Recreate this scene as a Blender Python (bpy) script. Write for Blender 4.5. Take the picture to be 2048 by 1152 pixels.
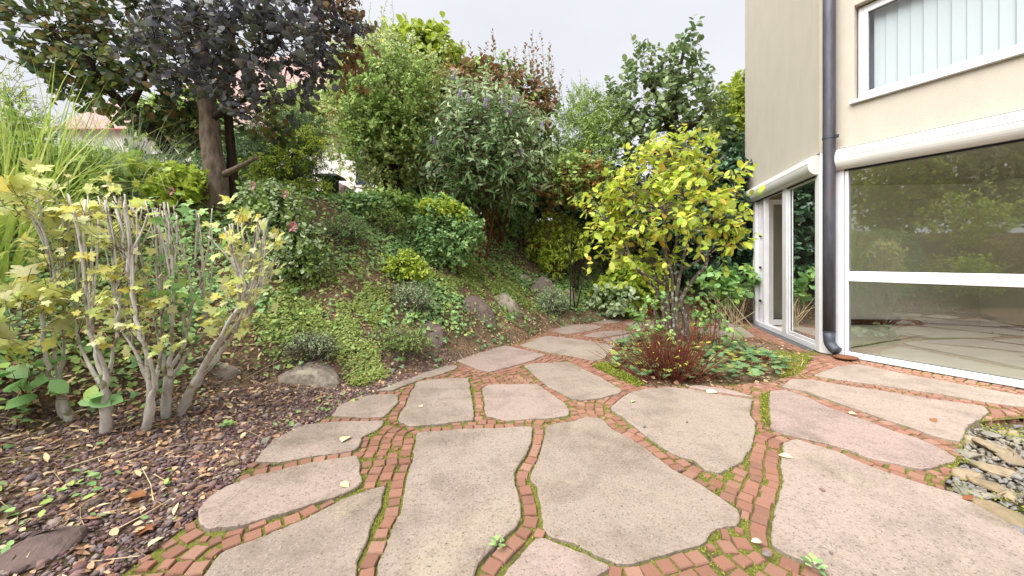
import bpy, bmesh, math, random
import numpy as np
from mathutils import Vector, Matrix, noise as mnoise

for o in list(bpy.data.objects):
    bpy.data.objects.remove(o, do_unlink=True)
SC = bpy.context.scene
COL = SC.collection
rng = np.random.default_rng(7)
random.seed(7)

# ------------------------------------------------------------------ camera
EYE = 1.15                 # eye height above the patio (m)
FPX = 715.0                # focal length in pixels of the 2048 px wide photograph
CX, HY = 1024.0, 524.0     # principal column, horizon row
cam_d = bpy.data.cameras.new('camera')
cam = bpy.data.objects.new('camera', cam_d)
COL.objects.link(cam)
cam.location = (0, 0, EYE)
cam.rotation_euler = (math.radians(90), 0, 0)
cam_d.sensor_width = 36.0
cam_d.lens = 36.0 * FPX / 2048.0
cam_d.shift_y = -(576.0 - HY) / 2048.0
cam_d.clip_start = 0.05
cam_d.clip_end = 2000.0
SC.camera = cam

# ------------------------------------------------------------------ overcast sky + soft sun
SUN_EL, SUN_AZ = 53.0, 230.0      # degrees; azimuth measured clockwise from +Y
world = bpy.data.worlds.new('World')
SC.world = world
world.use_nodes = True
wn, wl = world.node_tree.nodes, world.node_tree.links
wn.clear()
w_out = wn.new('ShaderNodeOutputWorld')
w_bg = wn.new('ShaderNodeBackground')
w_sky = wn.new('ShaderNodeTexSky')
w_sky.sky_type = 'NISHITA'
w_sky.sun_disc = False
w_sky.sun_elevation = math.radians(SUN_EL)
w_sky.sun_rotation = math.radians(SUN_AZ)
w_sky.dust_density = 4.0
w_tc = wn.new('ShaderNodeTexCoord')
w_map = wn.new('ShaderNodeMapping')
w_map.inputs['Scale'].default_value = (1.0, 1.0, 2.6)
w_noise = wn.new('ShaderNodeTexNoise')
w_noise.inputs['Scale'].default_value = 1.3
w_noise.inputs['Detail'].default_value = 5.0
w_noise.inputs['Roughness'].default_value = 0.55
w_ramp = wn.new('ShaderNodeValToRGB')
w_ramp.color_ramp.elements[0].position = 0.30
w_ramp.color_ramp.elements[0].color = (2.84, 2.86, 3.02, 1)
w_ramp.color_ramp.elements[1].position = 0.72
w_ramp.color_ramp.elements[1].color = (3.3, 3.31, 3.44, 1)
w_mix = wn.new('ShaderNodeMix')
w_mix.data_type = 'RGBA'
w_mix.inputs[0].default_value = 0.94          # closed cloud deck over the clear sky
wl.new(w_tc.outputs['Generated'], w_map.inputs['Vector'])
wl.new(w_map.outputs['Vector'], w_noise.inputs['Vector'])
wl.new(w_noise.outputs['Fac'], w_ramp.inputs['Fac'])
wl.new(w_sky.outputs['Color'], w_mix.inputs[6])
wl.new(w_ramp.outputs['Color'], w_mix.inputs[7])
wl.new(w_mix.outputs[2], w_bg.inputs['Color'])
w_bg.inputs['Strength'].default_value = 0.05
wl.new(w_bg.outputs['Background'], w_out.inputs['Surface'])

sun_d = bpy.data.lights.new('sun', 'SUN')
sun_d.energy = 1.5
sun_d.angle = math.radians(60)
sun_d.color = (1.0, 0.965, 0.92)
sun = bpy.data.objects.new('sun', sun_d)
COL.objects.link(sun)
_az, _el = math.radians(SUN_AZ), math.radians(SUN_EL)
sun_dir = Vector((math.sin(_az) * math.cos(_el), math.cos(_az) * math.cos(_el), math.sin(_el)))
sun.rotation_euler = (-sun_dir).to_track_quat('-Z', 'Y').to_euler()
sun.location = sun_dir * 40

SC.view_settings.view_transform = 'Standard'
SC.view_settings.look = 'None'
SC.view_settings.gamma = 1.0
SC.view_settings.exposure = 2.56
SC.view_settings.use_curve_mapping = False
SC.cycles.max_bounces = 8
SC.cycles.transparent_max_bounces = 16
SC.cycles.use_denoising = True

# ------------------------------------------------------------------ helpers
def px(x, y):
    """a photograph pixel on the level patio -> ground point"""
    k = EYE / (y - HY)
    return ((x - CX) * k, FPX * k)

def at(x, y, Z):
    """a photograph pixel at distance Z -> point"""
    return Vector(((x - CX) * Z / FPX, Z, EYE + (HY - y) * Z / FPX))

def lin(c):
    if isinstance(c, str):
        c = c.lstrip('#')
        c = [int(c[i:i + 2], 16) / 255 for i in (0, 2, 4)]
        c = [v / 12.92 if v <= 0.04045 else ((v + 0.055) / 1.055) ** 2.4 for v in c]
    return (c[0], c[1], c[2], 1.0)

def tag(o, label=None, cat=None, group=None, kind=None):
    if label: o['label'] = label
    if cat: o['category'] = cat
    if group: o['group'] = group
    if kind: o['kind'] = kind
    return o

def empty(name, loc, label=None, cat=None, group=None):
    o = bpy.data.objects.new(name, None)
    o.empty_display_size = 0.1
    COL.objects.link(o)
    o.location = loc
    return tag(o, label, cat, group)

def link(name, me, mat=None, parent=None):
    if mat is not None and len(me.materials) == 0:
        me.materials.append(mat)
    o = bpy.data.objects.new(name, me)
    COL.objects.link(o)
    if parent is not None:
        o.parent = parent
    return o

def np_mesh(name, V, F):
    """V (n,3), F (m,k) constant polygon size"""
    me = bpy.data.meshes.new(name)
    V = np.asarray(V, dtype=np.float32); F = np.asarray(F, dtype=np.int32)
    m, k = F.shape
    me.vertices.add(len(V)); me.vertices.foreach_set('co', V.ravel())
    me.loops.add(m * k); me.loops.foreach_set('vertex_index', F.ravel())
    me.polygons.add(m)
    me.polygons.foreach_set('loop_start', np.arange(m, dtype=np.int32) * k)
    me.polygons.foreach_set('loop_total', np.full(m, k, dtype=np.int32))
    me.update(calc_edges=True)
    return me

class MB:
    """collects simple solids, then becomes ONE mesh object"""
    def __init__(s):
        s.v, s.f = [], []
    def add(s, V, F):
        b = len(s.v)
        s.v += [tuple(p) for p in V]
        s.f += [tuple(i + b for i in f) for f in F]
        return s
    def box(s, lo, hi, M=None):
        x0, y0, z0 = lo; x1, y1, z1 = hi
        V = [(x0,y0,z0),(x1,y0,z0),(x1,y1,z0),(x0,y1,z0),(x0,y0,z1),(x1,y0,z1),(x1,y1,z1),(x0,y1,z1)]
        if M is not None: V = [M @ Vector(p) for p in V]
        return s.add(V, [(3,2,1,0),(4,5,6,7),(0,1,5,4),(1,2,6,5),(2,3,7,6),(3,0,4,7)])
    def tube(s, pts, rad, n=6, cap=True):
        pts = [Vector(p) for p in pts]
        if not hasattr(rad, '__len__'): rad = [rad] * len(pts)
        V, F = [], []
        ref = Vector((0.3, 0.9, 0.1)).normalized()
        for i, p in enumerate(pts):
            a = pts[max(i - 1, 0)]; b = pts[min(i + 1, len(pts) - 1)]
            t = (b - a); t = t.normalized() if t.length > 1e-9 else Vector((0, 0, 1))
            u = t.cross(ref)
            if u.length < 1e-3: u = t.cross(Vector((1, 0, 0)))
            u.normalize(); w = t.cross(u)
            for k in range(n):
                an = 2 * math.pi * k / n
                V.append(p + (u * math.cos(an) + w * math.sin(an)) * rad[i])
        for i in range(len(pts) - 1):
            for k in range(n):
                F.append((i*n + k, i*n + (k+1) % n, (i+1)*n + (k+1) % n, (i+1)*n + k))
        if cap:
            F.append(tuple(range(n))[::-1]); F.append(tuple((len(pts)-1)*n + k for k in range(n)))
        return s.add(V, F)
    def prism(s, poly, z0, z1):
        n = len(poly)
        V = [(p[0], p[1], z0) for p in poly] + [(p[0], p[1], z1) for p in poly]
        F = [tuple(range(n))[::-1], tuple(range(n, 2*n))] + [(i, (i+1) % n, n + (i+1) % n, n + i) for i in range(n)]
        return s.add(V, F)
    def build(s, name, mat, parent=None, smooth=False, bevel=0.0):
        me = bpy.data.meshes.new(name)
        off = Vector((0, 0, 0))
        if parent is not None:
            p = parent
            while p is not None:
                off = off + p.location; p = p.parent
        me.from_pydata([tuple(Vector(v) - off) for v in s.v], [], s.f)
        me.update()
        if smooth:
            me.polygons.foreach_set('use_smooth', [True] * len(me.polygons))
        o = link(name, me, mat, parent)
        if bevel > 0:
            md = o.modifiers.new('bevel', 'BEVEL'); md.width = bevel; md.segments = 2
            md.limit_method = 'ANGLE'; md.angle_limit = math.radians(40)
        return o

# ------------------------------------------------------------------ materials
def newmat(name):
    m = bpy.data.materials.new(name); m.use_nodes = True
    n, l = m.node_tree.nodes, m.node_tree.links
    n.clear()
    out = n.new('ShaderNodeOutputMaterial')
    b = n.new('ShaderNodeBsdfPrincipled')
    l.new(b.outputs[0], out.inputs['Surface'])
    return m, n, l, b, out

def tex_noise(n, l, vec, scale, detail=4.0, rough=0.55, dist=0.0):
    t = n.new('ShaderNodeTexNoise')
    t.inputs['Scale'].default_value = scale; t.inputs['Detail'].default_value = detail
    t.inputs['Roughness'].default_value = rough; t.inputs['Distortion'].default_value = dist
    if vec is not None: l.new(vec, t.inputs['Vector'])
    return t.outputs['Fac']

def ramp(n, l, fac, stops, interp='LINEAR'):
    r = n.new('ShaderNodeValToRGB')
    e = r.color_ramp.elements
    r.color_ramp.interpolation = interp
    while len(e) < len(stops): e.new(0.5)
    for i, (p, c) in enumerate(stops):
        e[i].position = p
        e[i].color = lin(c) if isinstance(c, str) else (c if len(c) == 4 else (c[0], c[1], c[2], 1))
    if fac is not None: l.new(fac, r.inputs['Fac'])
    return r.outputs['Color']

def mixc(n, l, fac, a, b, mode='MIX'):
    m = n.new('ShaderNodeMix'); m.data_type = 'RGBA'; m.blend_type = mode
    for sock, v in ((m.inputs[0], fac), (m.inputs[6], a), (m.inputs[7], b)):
        if hasattr(v, 'is_linked') or hasattr(v, 'links'):
            l.new(v, sock)
        elif isinstance(v, (int, float)): sock.default_value = v
        else: sock.default_value = lin(v) if isinstance(v, str) else (v[0], v[1], v[2], 1)
    return m.outputs[2]

def bump(n, l, b, h, strength=0.4, dist=0.01):
    bp = n.new('ShaderNodeBump'); bp.inputs['Strength'].default_value = strength
    bp.inputs['Distance'].default_value = dist
    l.new(h, bp.inputs['Height']); l.new(bp.outputs['Normal'], b.inputs['Normal'])

def coords(n, l, kind='Object', jitter=True):
    tc = n.new('ShaderNodeTexCoord')
    v = tc.outputs[kind]
    if jitter:
        oi = n.new('ShaderNodeObjectInfo')
        sc = n.new('ShaderNodeVectorMath'); sc.operation = 'SCALE'
        cx = n.new('ShaderNodeCombineXYZ')
        for i in range(3): l.new(oi.outputs['Random'], cx.inputs[i])
        l.new(cx.outputs[0], sc.inputs[0]); sc.inputs['Scale'].default_value = 37.0
        ad = n.new('ShaderNodeVectorMath'); l.new(v, ad.inputs[0]); l.new(sc.outputs[0], ad.inputs[1])
        return ad.outputs[0], oi.outputs['Random']
    return v, None

def simple(name, c, rough=0.6, spec=0.4, metal=0.0, var=0.0, nscale=8.0, bmp=0.0):
    m, n, l, b, _ = newmat(name)
    b.inputs['Roughness'].default_value = rough
    b.inputs['Specular IOR Level'].default_value = spec
    b.inputs['Metallic'].default_value = metal
    if var > 0 or bmp > 0:
        v, r = coords(n, l)
        f = tex_noise(n, l, v, nscale, 6)
        c1 = lin(c)
        col = ramp(n, l, f, [(0.3, tuple(x * (1 - var) for x in c1[:3])), (0.7, tuple(min(1, x * (1 + var)) for x in c1[:3]))])
        l.new(col, b.inputs['Base Color'])
        if bmp > 0: bump(n, l, b, tex_noise(n, l, v, nscale * 6, 6), bmp, 0.01)
    else:
        b.inputs['Base Color'].default_value = lin(c)
    return m

def leafmat(name, cols, trans=0.35, rough=0.45, spec=0.35, gain=1.2):
    """leaf colour varies from leaf to leaf (per mesh island and per object)"""
    m, n, l, b, out = newmat(name)
    g = n.new('ShaderNodeNewGeometry'); oi = n.new('ShaderNodeObjectInfo')
    ad = n.new('ShaderNodeMath'); ad.operation = 'ADD'
    l.new(g.outputs['Random Per Island'], ad.inputs[0]); l.new(oi.outputs['Random'], ad.inputs[1])
    fr = n.new('ShaderNodeMath'); fr.operation = 'FRACT'; l.new(ad.outputs[0], fr.inputs[0])
    k = len(cols)
    col = ramp(n, l, fr.outputs[0], [((i + 0.5) / k, tuple(q * min(gain, 0.75 / max(lin(c)[:3])) for q in lin(c)[:3])) for i, c in enumerate(cols)])
    v, _ = coords(n, l)
    f = tex_noise(n, l, v, 30.0, 3)
    sh = ramp(n, l, f, [(0.3, (0.78, 0.78, 0.78)), (0.7, (1.15, 1.15, 1.15))])
    col = mixc(n, l, 1.0, col, sh, 'MULTIPLY')
    l.new(col, b.inputs['Base Color'])
    b.inputs['Roughness'].default_value = rough
    b.inputs['Specular IOR Level'].default_value = spec
    tr = n.new('ShaderNodeBsdfTranslucent'); l.new(col, tr.inputs['Color'])
    mx = n.new('ShaderNodeMixShader'); mx.inputs[0].default_value = trans
    l.new(b.outputs[0], mx.inputs[1]); l.new(tr.outputs[0], mx.inputs[2]); l.new(mx.outputs[0], out.inputs['Surface'])
    return m

def bark(name, a, c, scale=12.0, stretch=0.25, lichen=None):
    m, n, l, b, _ = newmat(name)
    v, r = coords(n, l)
    mp = n.new('ShaderNodeMapping'); mp.inputs['Scale'].default_value = (1, 1, stretch); l.new(v, mp.inputs['Vector'])
    f = tex_noise(n, l, mp.outputs[0], scale, 8, 0.65)
    col = ramp(n, l, f, [(0.3, a), (0.68, c)])
    if lichen:
        f2 = tex_noise(n, l, v, scale * 0.8, 4)
        col = mixc(n, l, ramp(n, l, f2, [(0.56, (0, 0, 0)), (0.62, (1, 1, 1))]), col, lichen)
    l.new(col, b.inputs['Base Color'])
    b.inputs['Roughness'].default_value = 0.85; b.inputs['Specular IOR Level'].default_value = 0.2
    bump(n, l, b, f, 0.7, 0.02)
    return m

# ------------------------------------------------------------------ terrain: level patio, bank rising to the left and behind
EDGE_PX = [(230,1152),(395,1030),(505,920),(640,838),(755,786),(915,724),(1045,682),(1115,656),(1250,637),(1400,631)]
EDGE = [(-1.75,-30.0),(-1.6,-3.0),(-1.45,0.0)] + [px(*p) for p in EDGE_PX] + [(6.6, 8.3),(40.0, 10.0)]
EDGE = np.array(EDGE)

def edge_dist(P):
    """signed distance (positive on the bank side) and the depth of the nearest edge point"""
    A, B = EDGE[:-1], EDGE[1:]
    D = B - A; L2 = (D ** 2).sum(1)
    best = np.full(len(P), 1e9); sgn = np.ones(len(P)); zy = np.zeros(len(P))
    for i in range(len(A)):
        t = np.clip(((P - A[i]) @ D[i]) / L2[i], 0, 1)
        Q = A[i] + t[:, None] * D[i]
        d = np.hypot(*(P - Q).T)
        cr = D[i][0] * (P[:, 1] - A[i][1]) - D[i][1] * (P[:, 0] - A[i][0])
        m = d < best - 1e-9
        best = np.where(m, d, best); sgn = np.where(m, np.sign(cr) + (cr == 0), sgn); zy = np.where(m, Q[:, 1], zy)
    return best * sgn, zy

def vnoise(P, s, seed=0.0):
    x, y = P[:, 0] * s + seed, P[:, 1] * s - seed * 1.7
    return (np.sin(x * 1.7 + 1.3 * np.sin(y * 1.1 + seed)) + np.sin(y * 2.1 + 1.7 * np.sin(x * 0.9)) +
            0.5 * np.sin(x * 4.3 + y * 3.1 + seed) + 0.5 * np.sin(y * 5.2 - x * 2.7)) / 3.0

def HT(P):
    """ground height"""
    P = np.atleast_2d(np.asarray(P, dtype=float))[:, :2]
    d, zy = edge_dist(P)
    d0 = np.interp(zy, [1.9, 2.7, 3.4, 3.9], [1.5, 0.95, 0.22, 0.05])
    sl = np.interp(zy, [1.5, 2.7, 4.0, 6.0], [0.72, 0.86, 0.96, 0.86])
    cap = np.interp(zy, [0, 3, 6], [1.95, 2.05, 2.3])
    h = 0.12 * np.clip(d, 0, d0) + sl * np.clip(d - d0, 0, None)
    h = np.where(h > cap - 0.3, cap - 0.3 + 0.36 * (1 - np.exp(-(h - cap + 0.3) / 0.36)), h)
    h = h + np.clip(d - d0, 0, 1) * 0.10 * vnoise(P, 1.6, 2.0) + np.clip(d * 3, 0, 1) * 0.018 * vnoise(P, 6.0, 5.0)
    h = h + np.clip(d - 4, 0, 40) * 0.02
    return np.where(d < 0, -0.05, np.maximum(h, -0.0) - 0.012 + 0.0 * d)

def ht(x, y):
    return float(HT([[x, y]])[0])

def hit(x, y, zmin=1.0, zmax=30.0):
    """where the view ray through a photograph pixel meets the ground"""
    Z = np.arange(zmin, zmax, 0.02)
    X = (x - CX) * Z / FPX
    R = EYE + (HY - y) * Z / FPX
    h = HT(np.stack([X, Z], 1))
    k = np.where(R <= h)[0]
    i = k[0] if len(k) else len(Z) - 1
    return Vector((X[i], Z[i], h[i]))

def grid_axis(lo, hi, step, far):
    a = list(np.arange(lo, hi + 1e-6, step))
    s = step; p = a[-1]
    while p < far:
        s *= 1.35; p += s; a.append(p)
    s = step; p = a[0]; b = []
    while p > -far:
        s *= 1.35; p -= s; b.append(p)
    return np.array(b[::-1] + a)

gx = grid_axis(-10.0, 7.0, 0.10, 500.0); gy = grid_axis(-5.0, 11.0, 0.10, 500.0)
GX, GY = np.meshgrid(gx, gy)
GP = np.stack([GX.ravel(), GY.ravel()], 1)
GV = np.column_stack([GP, HT(GP)])
nx = len(gx)
ii, jj = np.meshgrid(np.arange(nx - 1), np.arange(len(gy) - 1))
q = (jj * nx + ii).ravel()
GF = np.stack([q, q + 1, q + nx + 1, q + nx], 1)
m_soil, n, l, b, _ = newmat('soil_and_litter')
v, _r = coords(n, l, jitter=False)
f1 = tex_noise(n, l, v, 1.3, 6, 0.6); f2 = tex_noise(n, l, v, 34.0, 8, 0.75); f3 = tex_noise(n, l, v, 9.0, 6, 0.7)
c1 = ramp(n, l, f2, [(0.30, '#46362c'), (0.48, '#7c6450'), (0.58, '#a4876f'), (0.72, '#cbb49c')])
c2 = ramp(n, l, f2, [(0.30, '#2c2a1e'), (0.50, '#5f543f'), (0.72, '#927d63')])
c3 = mixc(n, l, ramp(n, l, f1, [(0.40, (0, 0, 0)), (0.60, (1, 1, 1))]), c1, c2)
l.new(mixc(n, l, ramp(n, l, f3, [(0.55, (0, 0, 0)), (0.7, (1, 1, 1))]), c3, '#5a4a30'), b.inputs['Base Color'])
b.inputs['Roughness'].default_value = 0.95; b.inputs['Specular IOR Level'].default_value = 0.15
bump(n, l, b, f2, 0.9, 0.03)
gme = np_mesh('ground', GV, GF)
gme.polygons.foreach_set('use_smooth', [True] * len(gme.polygons))
ground = link('ground', gme, m_soil); tag(ground, kind='structure')

# ------------------------------------------------------------------ patio: natural stone slabs with brick strips between them
SLABS_PX = [
 [(834,867),(950,859),(1066,855),(1060,890),(1047,919),(1029,944),(1029,966),(1040,996),(1043,1040),(1029,1058),(996,1084),(970,1113),(947,1152),(925,1185),(745,1192),(754,1152),(758,1128),(784,1069),(800,1025),(815,966),(826,919)],
 [(773,972),(764,1003),(751,1040),(736,1076),(718,1113),(711,1152),(700,1190),(370,1190),(403,1152),(449,1102),(538,1069),(604,1040),(681,1003),(740,977)],
 [(414,1060),(396,1043),(396,1021),(414,999),(451,977),(516,952),(604,930),(714,912),(720,941),(723,966),(711,977),(685,990),(604,1016),(516,1042),(476,1054)],
 [(509,924),(546,880),(604,851),(663,844),(769,842),(764,853),(736,868),(723,875),(718,893),(714,899),(685,905),(604,917),(560,924)],
 [(663,831),(679,811),(716,795),(747,790),(795,789),(795,804),(781,821),(767,833),(737,835)],
 [(798,845),(802,826),(812,811),(822,787),(832,766),(853,761),(937,757),(942,787),(946,814),(948,842),(873,849),(819,853)],
 [(971,831),(969,804),(964,777),(976,770),(1072,768),(1096,782),(1126,804),(1138,818),(1137,830),(1113,835),(1010,841)],
 [(1048,732),(1065,727),(1133,724),(1154,732),(1198,754),(1244,780),(1236,787),(1202,796),(1167,801),(1143,798),(1123,787),(1099,775),(1079,760)],
 [(750,783),(791,767),(846,747),(891,732),(914,731),(916,736),(884,748),(839,760),(785,780)],
 [(914,722),(938,712),(990,696),(1010,691),(1092,710),(1061,722),(1020,734),(979,744),(955,739),(928,727)],
 [(1041,691),(1065,681),(1092,672),(1147,678),(1229,691),(1215,708),(1208,717),(1188,722),(1147,713),(1096,705)],
 [(1102,662),(1143,650),(1191,650),(1203,655),(1181,662),(1133,668)],
 [(1166,671),(1195,664),(1249,661),(1260,666),(1202,676)],
 [(1205,680),(1260,669),(1284,666),(1278,678),(1232,688)],
 [(1178,643),(1202,640),(1250,638),(1236,645),(1204,648)],
 [(1249,647),(1300,641),(1330,652),(1290,660),(1270,658)],
 [(1391,663),(1447,641),(1475,648),(1512,674),(1430,675)],
 [(1221,817),(1238,801),(1263,785),(1295,778),(1338,775),(1373,778),(1431,789),(1505,800),(1500,812),(1499,829),(1511,847),(1509,869),(1499,897),(1484,922),(1438,947),(1409,940),(1388,922),(1356,912),(1338,905),(1302,880),(1266,851)],
 [(1377,774),(1402,772),(1456,780),(1508,795),(1431,784)],
 [(1091,854),(1116,846),(1148,844),(1173,834),(1202,838),(1223,858),(1263,878),(1302,906),(1338,935),(1377,955),(1416,980),(1456,1006),(1481,1026),(1477,1048),(1438,1055),(1409,1083),(1352,1101),(1302,1116),(1252,1128),(1238,1126),(1195,1108),(1137,1083),(1102,1073),(1087,1058),(1084,1026),(1077,990),(1075,973),(1062,962),(1060,951),(1069,930),(1080,908),(1089,876)],
 [(1077,1077),(1091,1079),(1134,1096),(1180,1116),(1225,1136),(1195,1150),(1150,1185),(1000,1192),(985,1175),(1009,1152),(1026,1130),(1052,1101)],
 [(1569,886),(1594,881),(1618,888),(1676,906),(1720,927),(1775,947),(1833,967),(1892,984),(1951,1002),(1986,1029),(2048,1073),(2120,1130),(2180,1230),(1800,1240),(1661,1152),(1637,1135),(1590,1116),(1543,1092),(1541,1073),(1551,1014),(1563,975),(1565,943),(1563,912)],
 [(1539,782),(1571,780),(1618,796),(1665,818),(1720,837),(1775,859),(1837,878),(1877,896),(1916,918),(1877,931),(1841,939),(1794,929),(1735,916),(1688,896),(1629,882),(1567,869),(1541,857),(1537,818)],
 [(1562,775),(1580,761),(1618,761),(1696,774),(1775,785),(1853,798),(1931,808),(1968,814),(1978,824),(1958,838),(1936,852),(1920,884),(1877,875),(1833,860),(1775,841),(1720,822),(1665,803),(1610,783)],
 [(1627,751),(1676,733),(1720,730),(1814,750),(1912,768),(2010,786),(2048,793),(2150,812),(2160,836),(2048,815),(1971,805),(1892,791),(1775,773),(1676,760)],
]
def area2(P):
    P = np.asarray(P); x, y = P.T
    return 0.5 * np.sum(x * np.roll(y, -1) - y * np.roll(x, -1))
def in_poly(P, poly):
    poly = np.asarray(poly); x, y = P[:, 0], P[:, 1]
    r = np.zeros(len(P), bool); j = len(poly) - 1
    for i in range(len(poly)):
        xi, yi = poly[i]; xj, yj = poly[j]
        c = ((yi > y) != (yj > y))
        with np.errstate(divide='ignore', invalid='ignore'):
            r ^= c & (x < (xj - xi) * (y - yi) / (yj - yi + 1e-12) + xi)
        j = i
    return r
def resample(P, step, closed=True):
    P = np.asarray(P, float)
    Q = np.vstack([P, P[:1]]) if closed else P
    seg = np.hypot(*np.diff(Q, axis=0).T); s = np.concatenate([[0], np.cumsum(seg)])
    n = max(4, int(round(s[-1] / step)))
    t = np.linspace(0, s[-1], n, endpoint=not closed)
    return np.stack([np.interp(t, s, Q[:, 0]), np.interp(t, s, Q[:, 1])], 1)

SLABS = []
for i, S in enumerate(SLABS_PX):
    P = np.array([px(*p) for p in S])
    if area2(P) < 0: P = P[::-1]
    SLABS.append(P)

m_slab, n, l, b, _ = newmat('pink_sandstone')
v, rr = coords(n, l)
base = ramp(n, l, rr, [(0.0, '#9b8a81'), (0.16, '#93867b'), (0.33, '#9a8881'), (0.5, '#96897e'), (0.66, '#9a8b81'), (0.83, '#9b8983'), (1.0, '#94877c')], 'CONSTANT')
fl = tex_noise(n, l, v, 2.6, 12, 0.74, 0.3)
base = mixc(n, l, ramp(n, l, fl, [(0.46, (0, 0, 0)), (0.68, (0.68, 0.68, 0.68))]), base, '#63574a')          # weathered grey-brown patches
fy = tex_noise(n, l, v, 1.7, 10, 0.7, 1.2)
base = mixc(n, l, ramp(n, l, fy, [(0.56, (0, 0, 0)), (0.72, (0.55, 0.55, 0.55))]), base, '#a69b84')          # pale ochre veins
fs = tex_noise(n, l, v, 85.0, 6, 0.8)
base = mixc(n, l, ramp(n, l, fs, [(0.54, (0, 0, 0)), (0.63, (0.9, 0.9, 0.9))]), base, '#483e39')          # dark specks
fp = tex_noise(n, l, v, 90.0, 3, 0.7)
base = mixc(n, l, ramp(n, l, fp, [(0.58, (0, 0, 0)), (0.70, (0.6, 0.6, 0.6))]), base, '#b6a99c')
fm = tex_noise(n, l, v, 30.0, 10, 0.8)
base = mixc(n, l, ramp(n, l, fm, [(0.52, (0, 0, 0)), (0.70, (0.6, 0.6, 0.6))]), base, '#6c5f53')
l.new(base, b.inputs['Base Color'])
b.inputs['Roughness'].default_value = 0.78; b.inputs['Specular IOR Level'].default_value = 0.3
bump(n, l, b, tex_noise(n, l, v, 60.0, 8, 0.7), 0.45, 0.006)

m_bed, n, l, b, _ = newmat('mossy_joint_sand')
v, _r = coords(n, l, jitter=False)
f1 = tex_noise(n, l, v, 4.0, 6, 0.65); f2 = tex_noise(n, l, v, 90.0, 6, 0.7)
cs = ramp(n, l, f2, [(0.3, '#2b221a'), (0.6, '#524334'), (0.8, '#6c5a48')])
cm = ramp(n, l, f2, [(0.3, '#3a4012'), (0.5, '#646722'), (0.75, '#8c8d38')])
l.new(mixc(n, l, ramp(n, l, f1, [(0.34, (0, 0, 0)), (0.46, (1, 1, 1))]), cs, cm), b.inputs['Base Color'])
b.inputs['Roughness'].default_value = 0.95
bump(n, l, b, f2, 0.8, 0.01)

m_brick, n, l, b, _ = newmat('red_clinker')
v, rr = coords(n, l)
g = n.new('ShaderNodeNewGeometry'); ad = n.new('ShaderNodeMath'); ad.operation = 'ADD'
l.new(g.outputs['Random Per Island'], ad.inputs[0]); l.new(rr, ad.inputs[1])
fr = n.new('ShaderNodeMath'); fr.operation = 'FRACT'; l.new(ad.outputs[0], fr.inputs[0])
bc = ramp(n, l, fr.outputs[0], [(0.0, '#8c6253'), (0.15, '#99705f'), (0.3, '#825a4b'), (0.45, '#9e7a69'), (0.6, '#876152'), (0.75, '#926757'), (0.9, '#7c5a4d'), (1.0, '#957060')])
f2 = tex_noise(n, l, v, 60.0, 5, 0.7)
bc = mixc(n, l, ramp(n, l, f2, [(0.5, (0, 0, 0)), (0.72, (0.6, 0.6, 0.6))]), bc, '#6e463a')
f3 = tex_noise(n, l, v, 13.0, 4, 0.7)
bc = mixc(n, l, ramp(n, l, f3, [(0.5, (0, 0, 0)), (0.7, (0.6, 0.6, 0.6))]), bc, '#605640')
l.new(bc, b.inputs['Base Color']); b.inputs['Roughness'].default_value = 0.8
b.inputs['Specular IOR Level'].default_value = 0.3
bump(n, l, b, f2, 0.4, 0.004)

# outline of the paved area and the holes in it
WALL_R0 = Vector((4.640, 3.235)); U_R = Vector((-0.4872, 0.8733)); N_R = Vector((-0.8733, -0.4872))
CORNER = Vector((3.908, 4.546)); U_L = Vector((0.2720, 0.9623)); N_L = Vector((-0.9623, 0.2720))
def RF(s, o=0.0, z=0.0):
    p = WALL_R0 + U_R * s + N_R * o
    return Vector((p.x, p.y, z))
def LF(t, o=0.0, z=0.0):
    p = CORNER + U_L * t + N_L * o
    return Vector((p.x, p.y, z))
PATIO = [px(*p) for p in [(150,1225),(235,1152),(395,1032),(500,925),(640,838),(745,787),(912,724),(1040,684),(1110,656),(1175,641),(1255,637),(1330,640),(1385,645),(1445,638),(1490,641)]]
PATIO += [tuple(LF(2.25, 0.0)[:2]), tuple(CORNER), tuple(RF(-0.9)[:2])]
PATIO += [px(*p) for p in [(2170,838),(2048,833),(1940,842),(1925,890),(1920,920),(1905,945),(1885,962),(1890,985),(1951,1001),(2000,1032),(2060,1075),(2140,1130),(2200,1240)]]
PATIO = np.array(PATIO)
BED = np.array([px(*p) for p in [(1196,738),(1218,702),(1262,674),(1335,655),(1385,660),(1428,677),(1515,677),(1560,690),(1622,716),(1598,744),(1560,756),(1520,764),(1450,769),(1385,771),(1292,772),(1240,754)]])

patio_me = MB()
pl = resample(PATIO, 0.06)
patio_me.add([(p[0], p[1], -0.012) for p in pl], [tuple(range(len(pl)))])
patio = patio_me.build('patio', m_bed); tag(patio, kind='structure')
if patio.data.polygons[0].normal.z < 0:
    patio.data.flip_normals()

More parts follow.
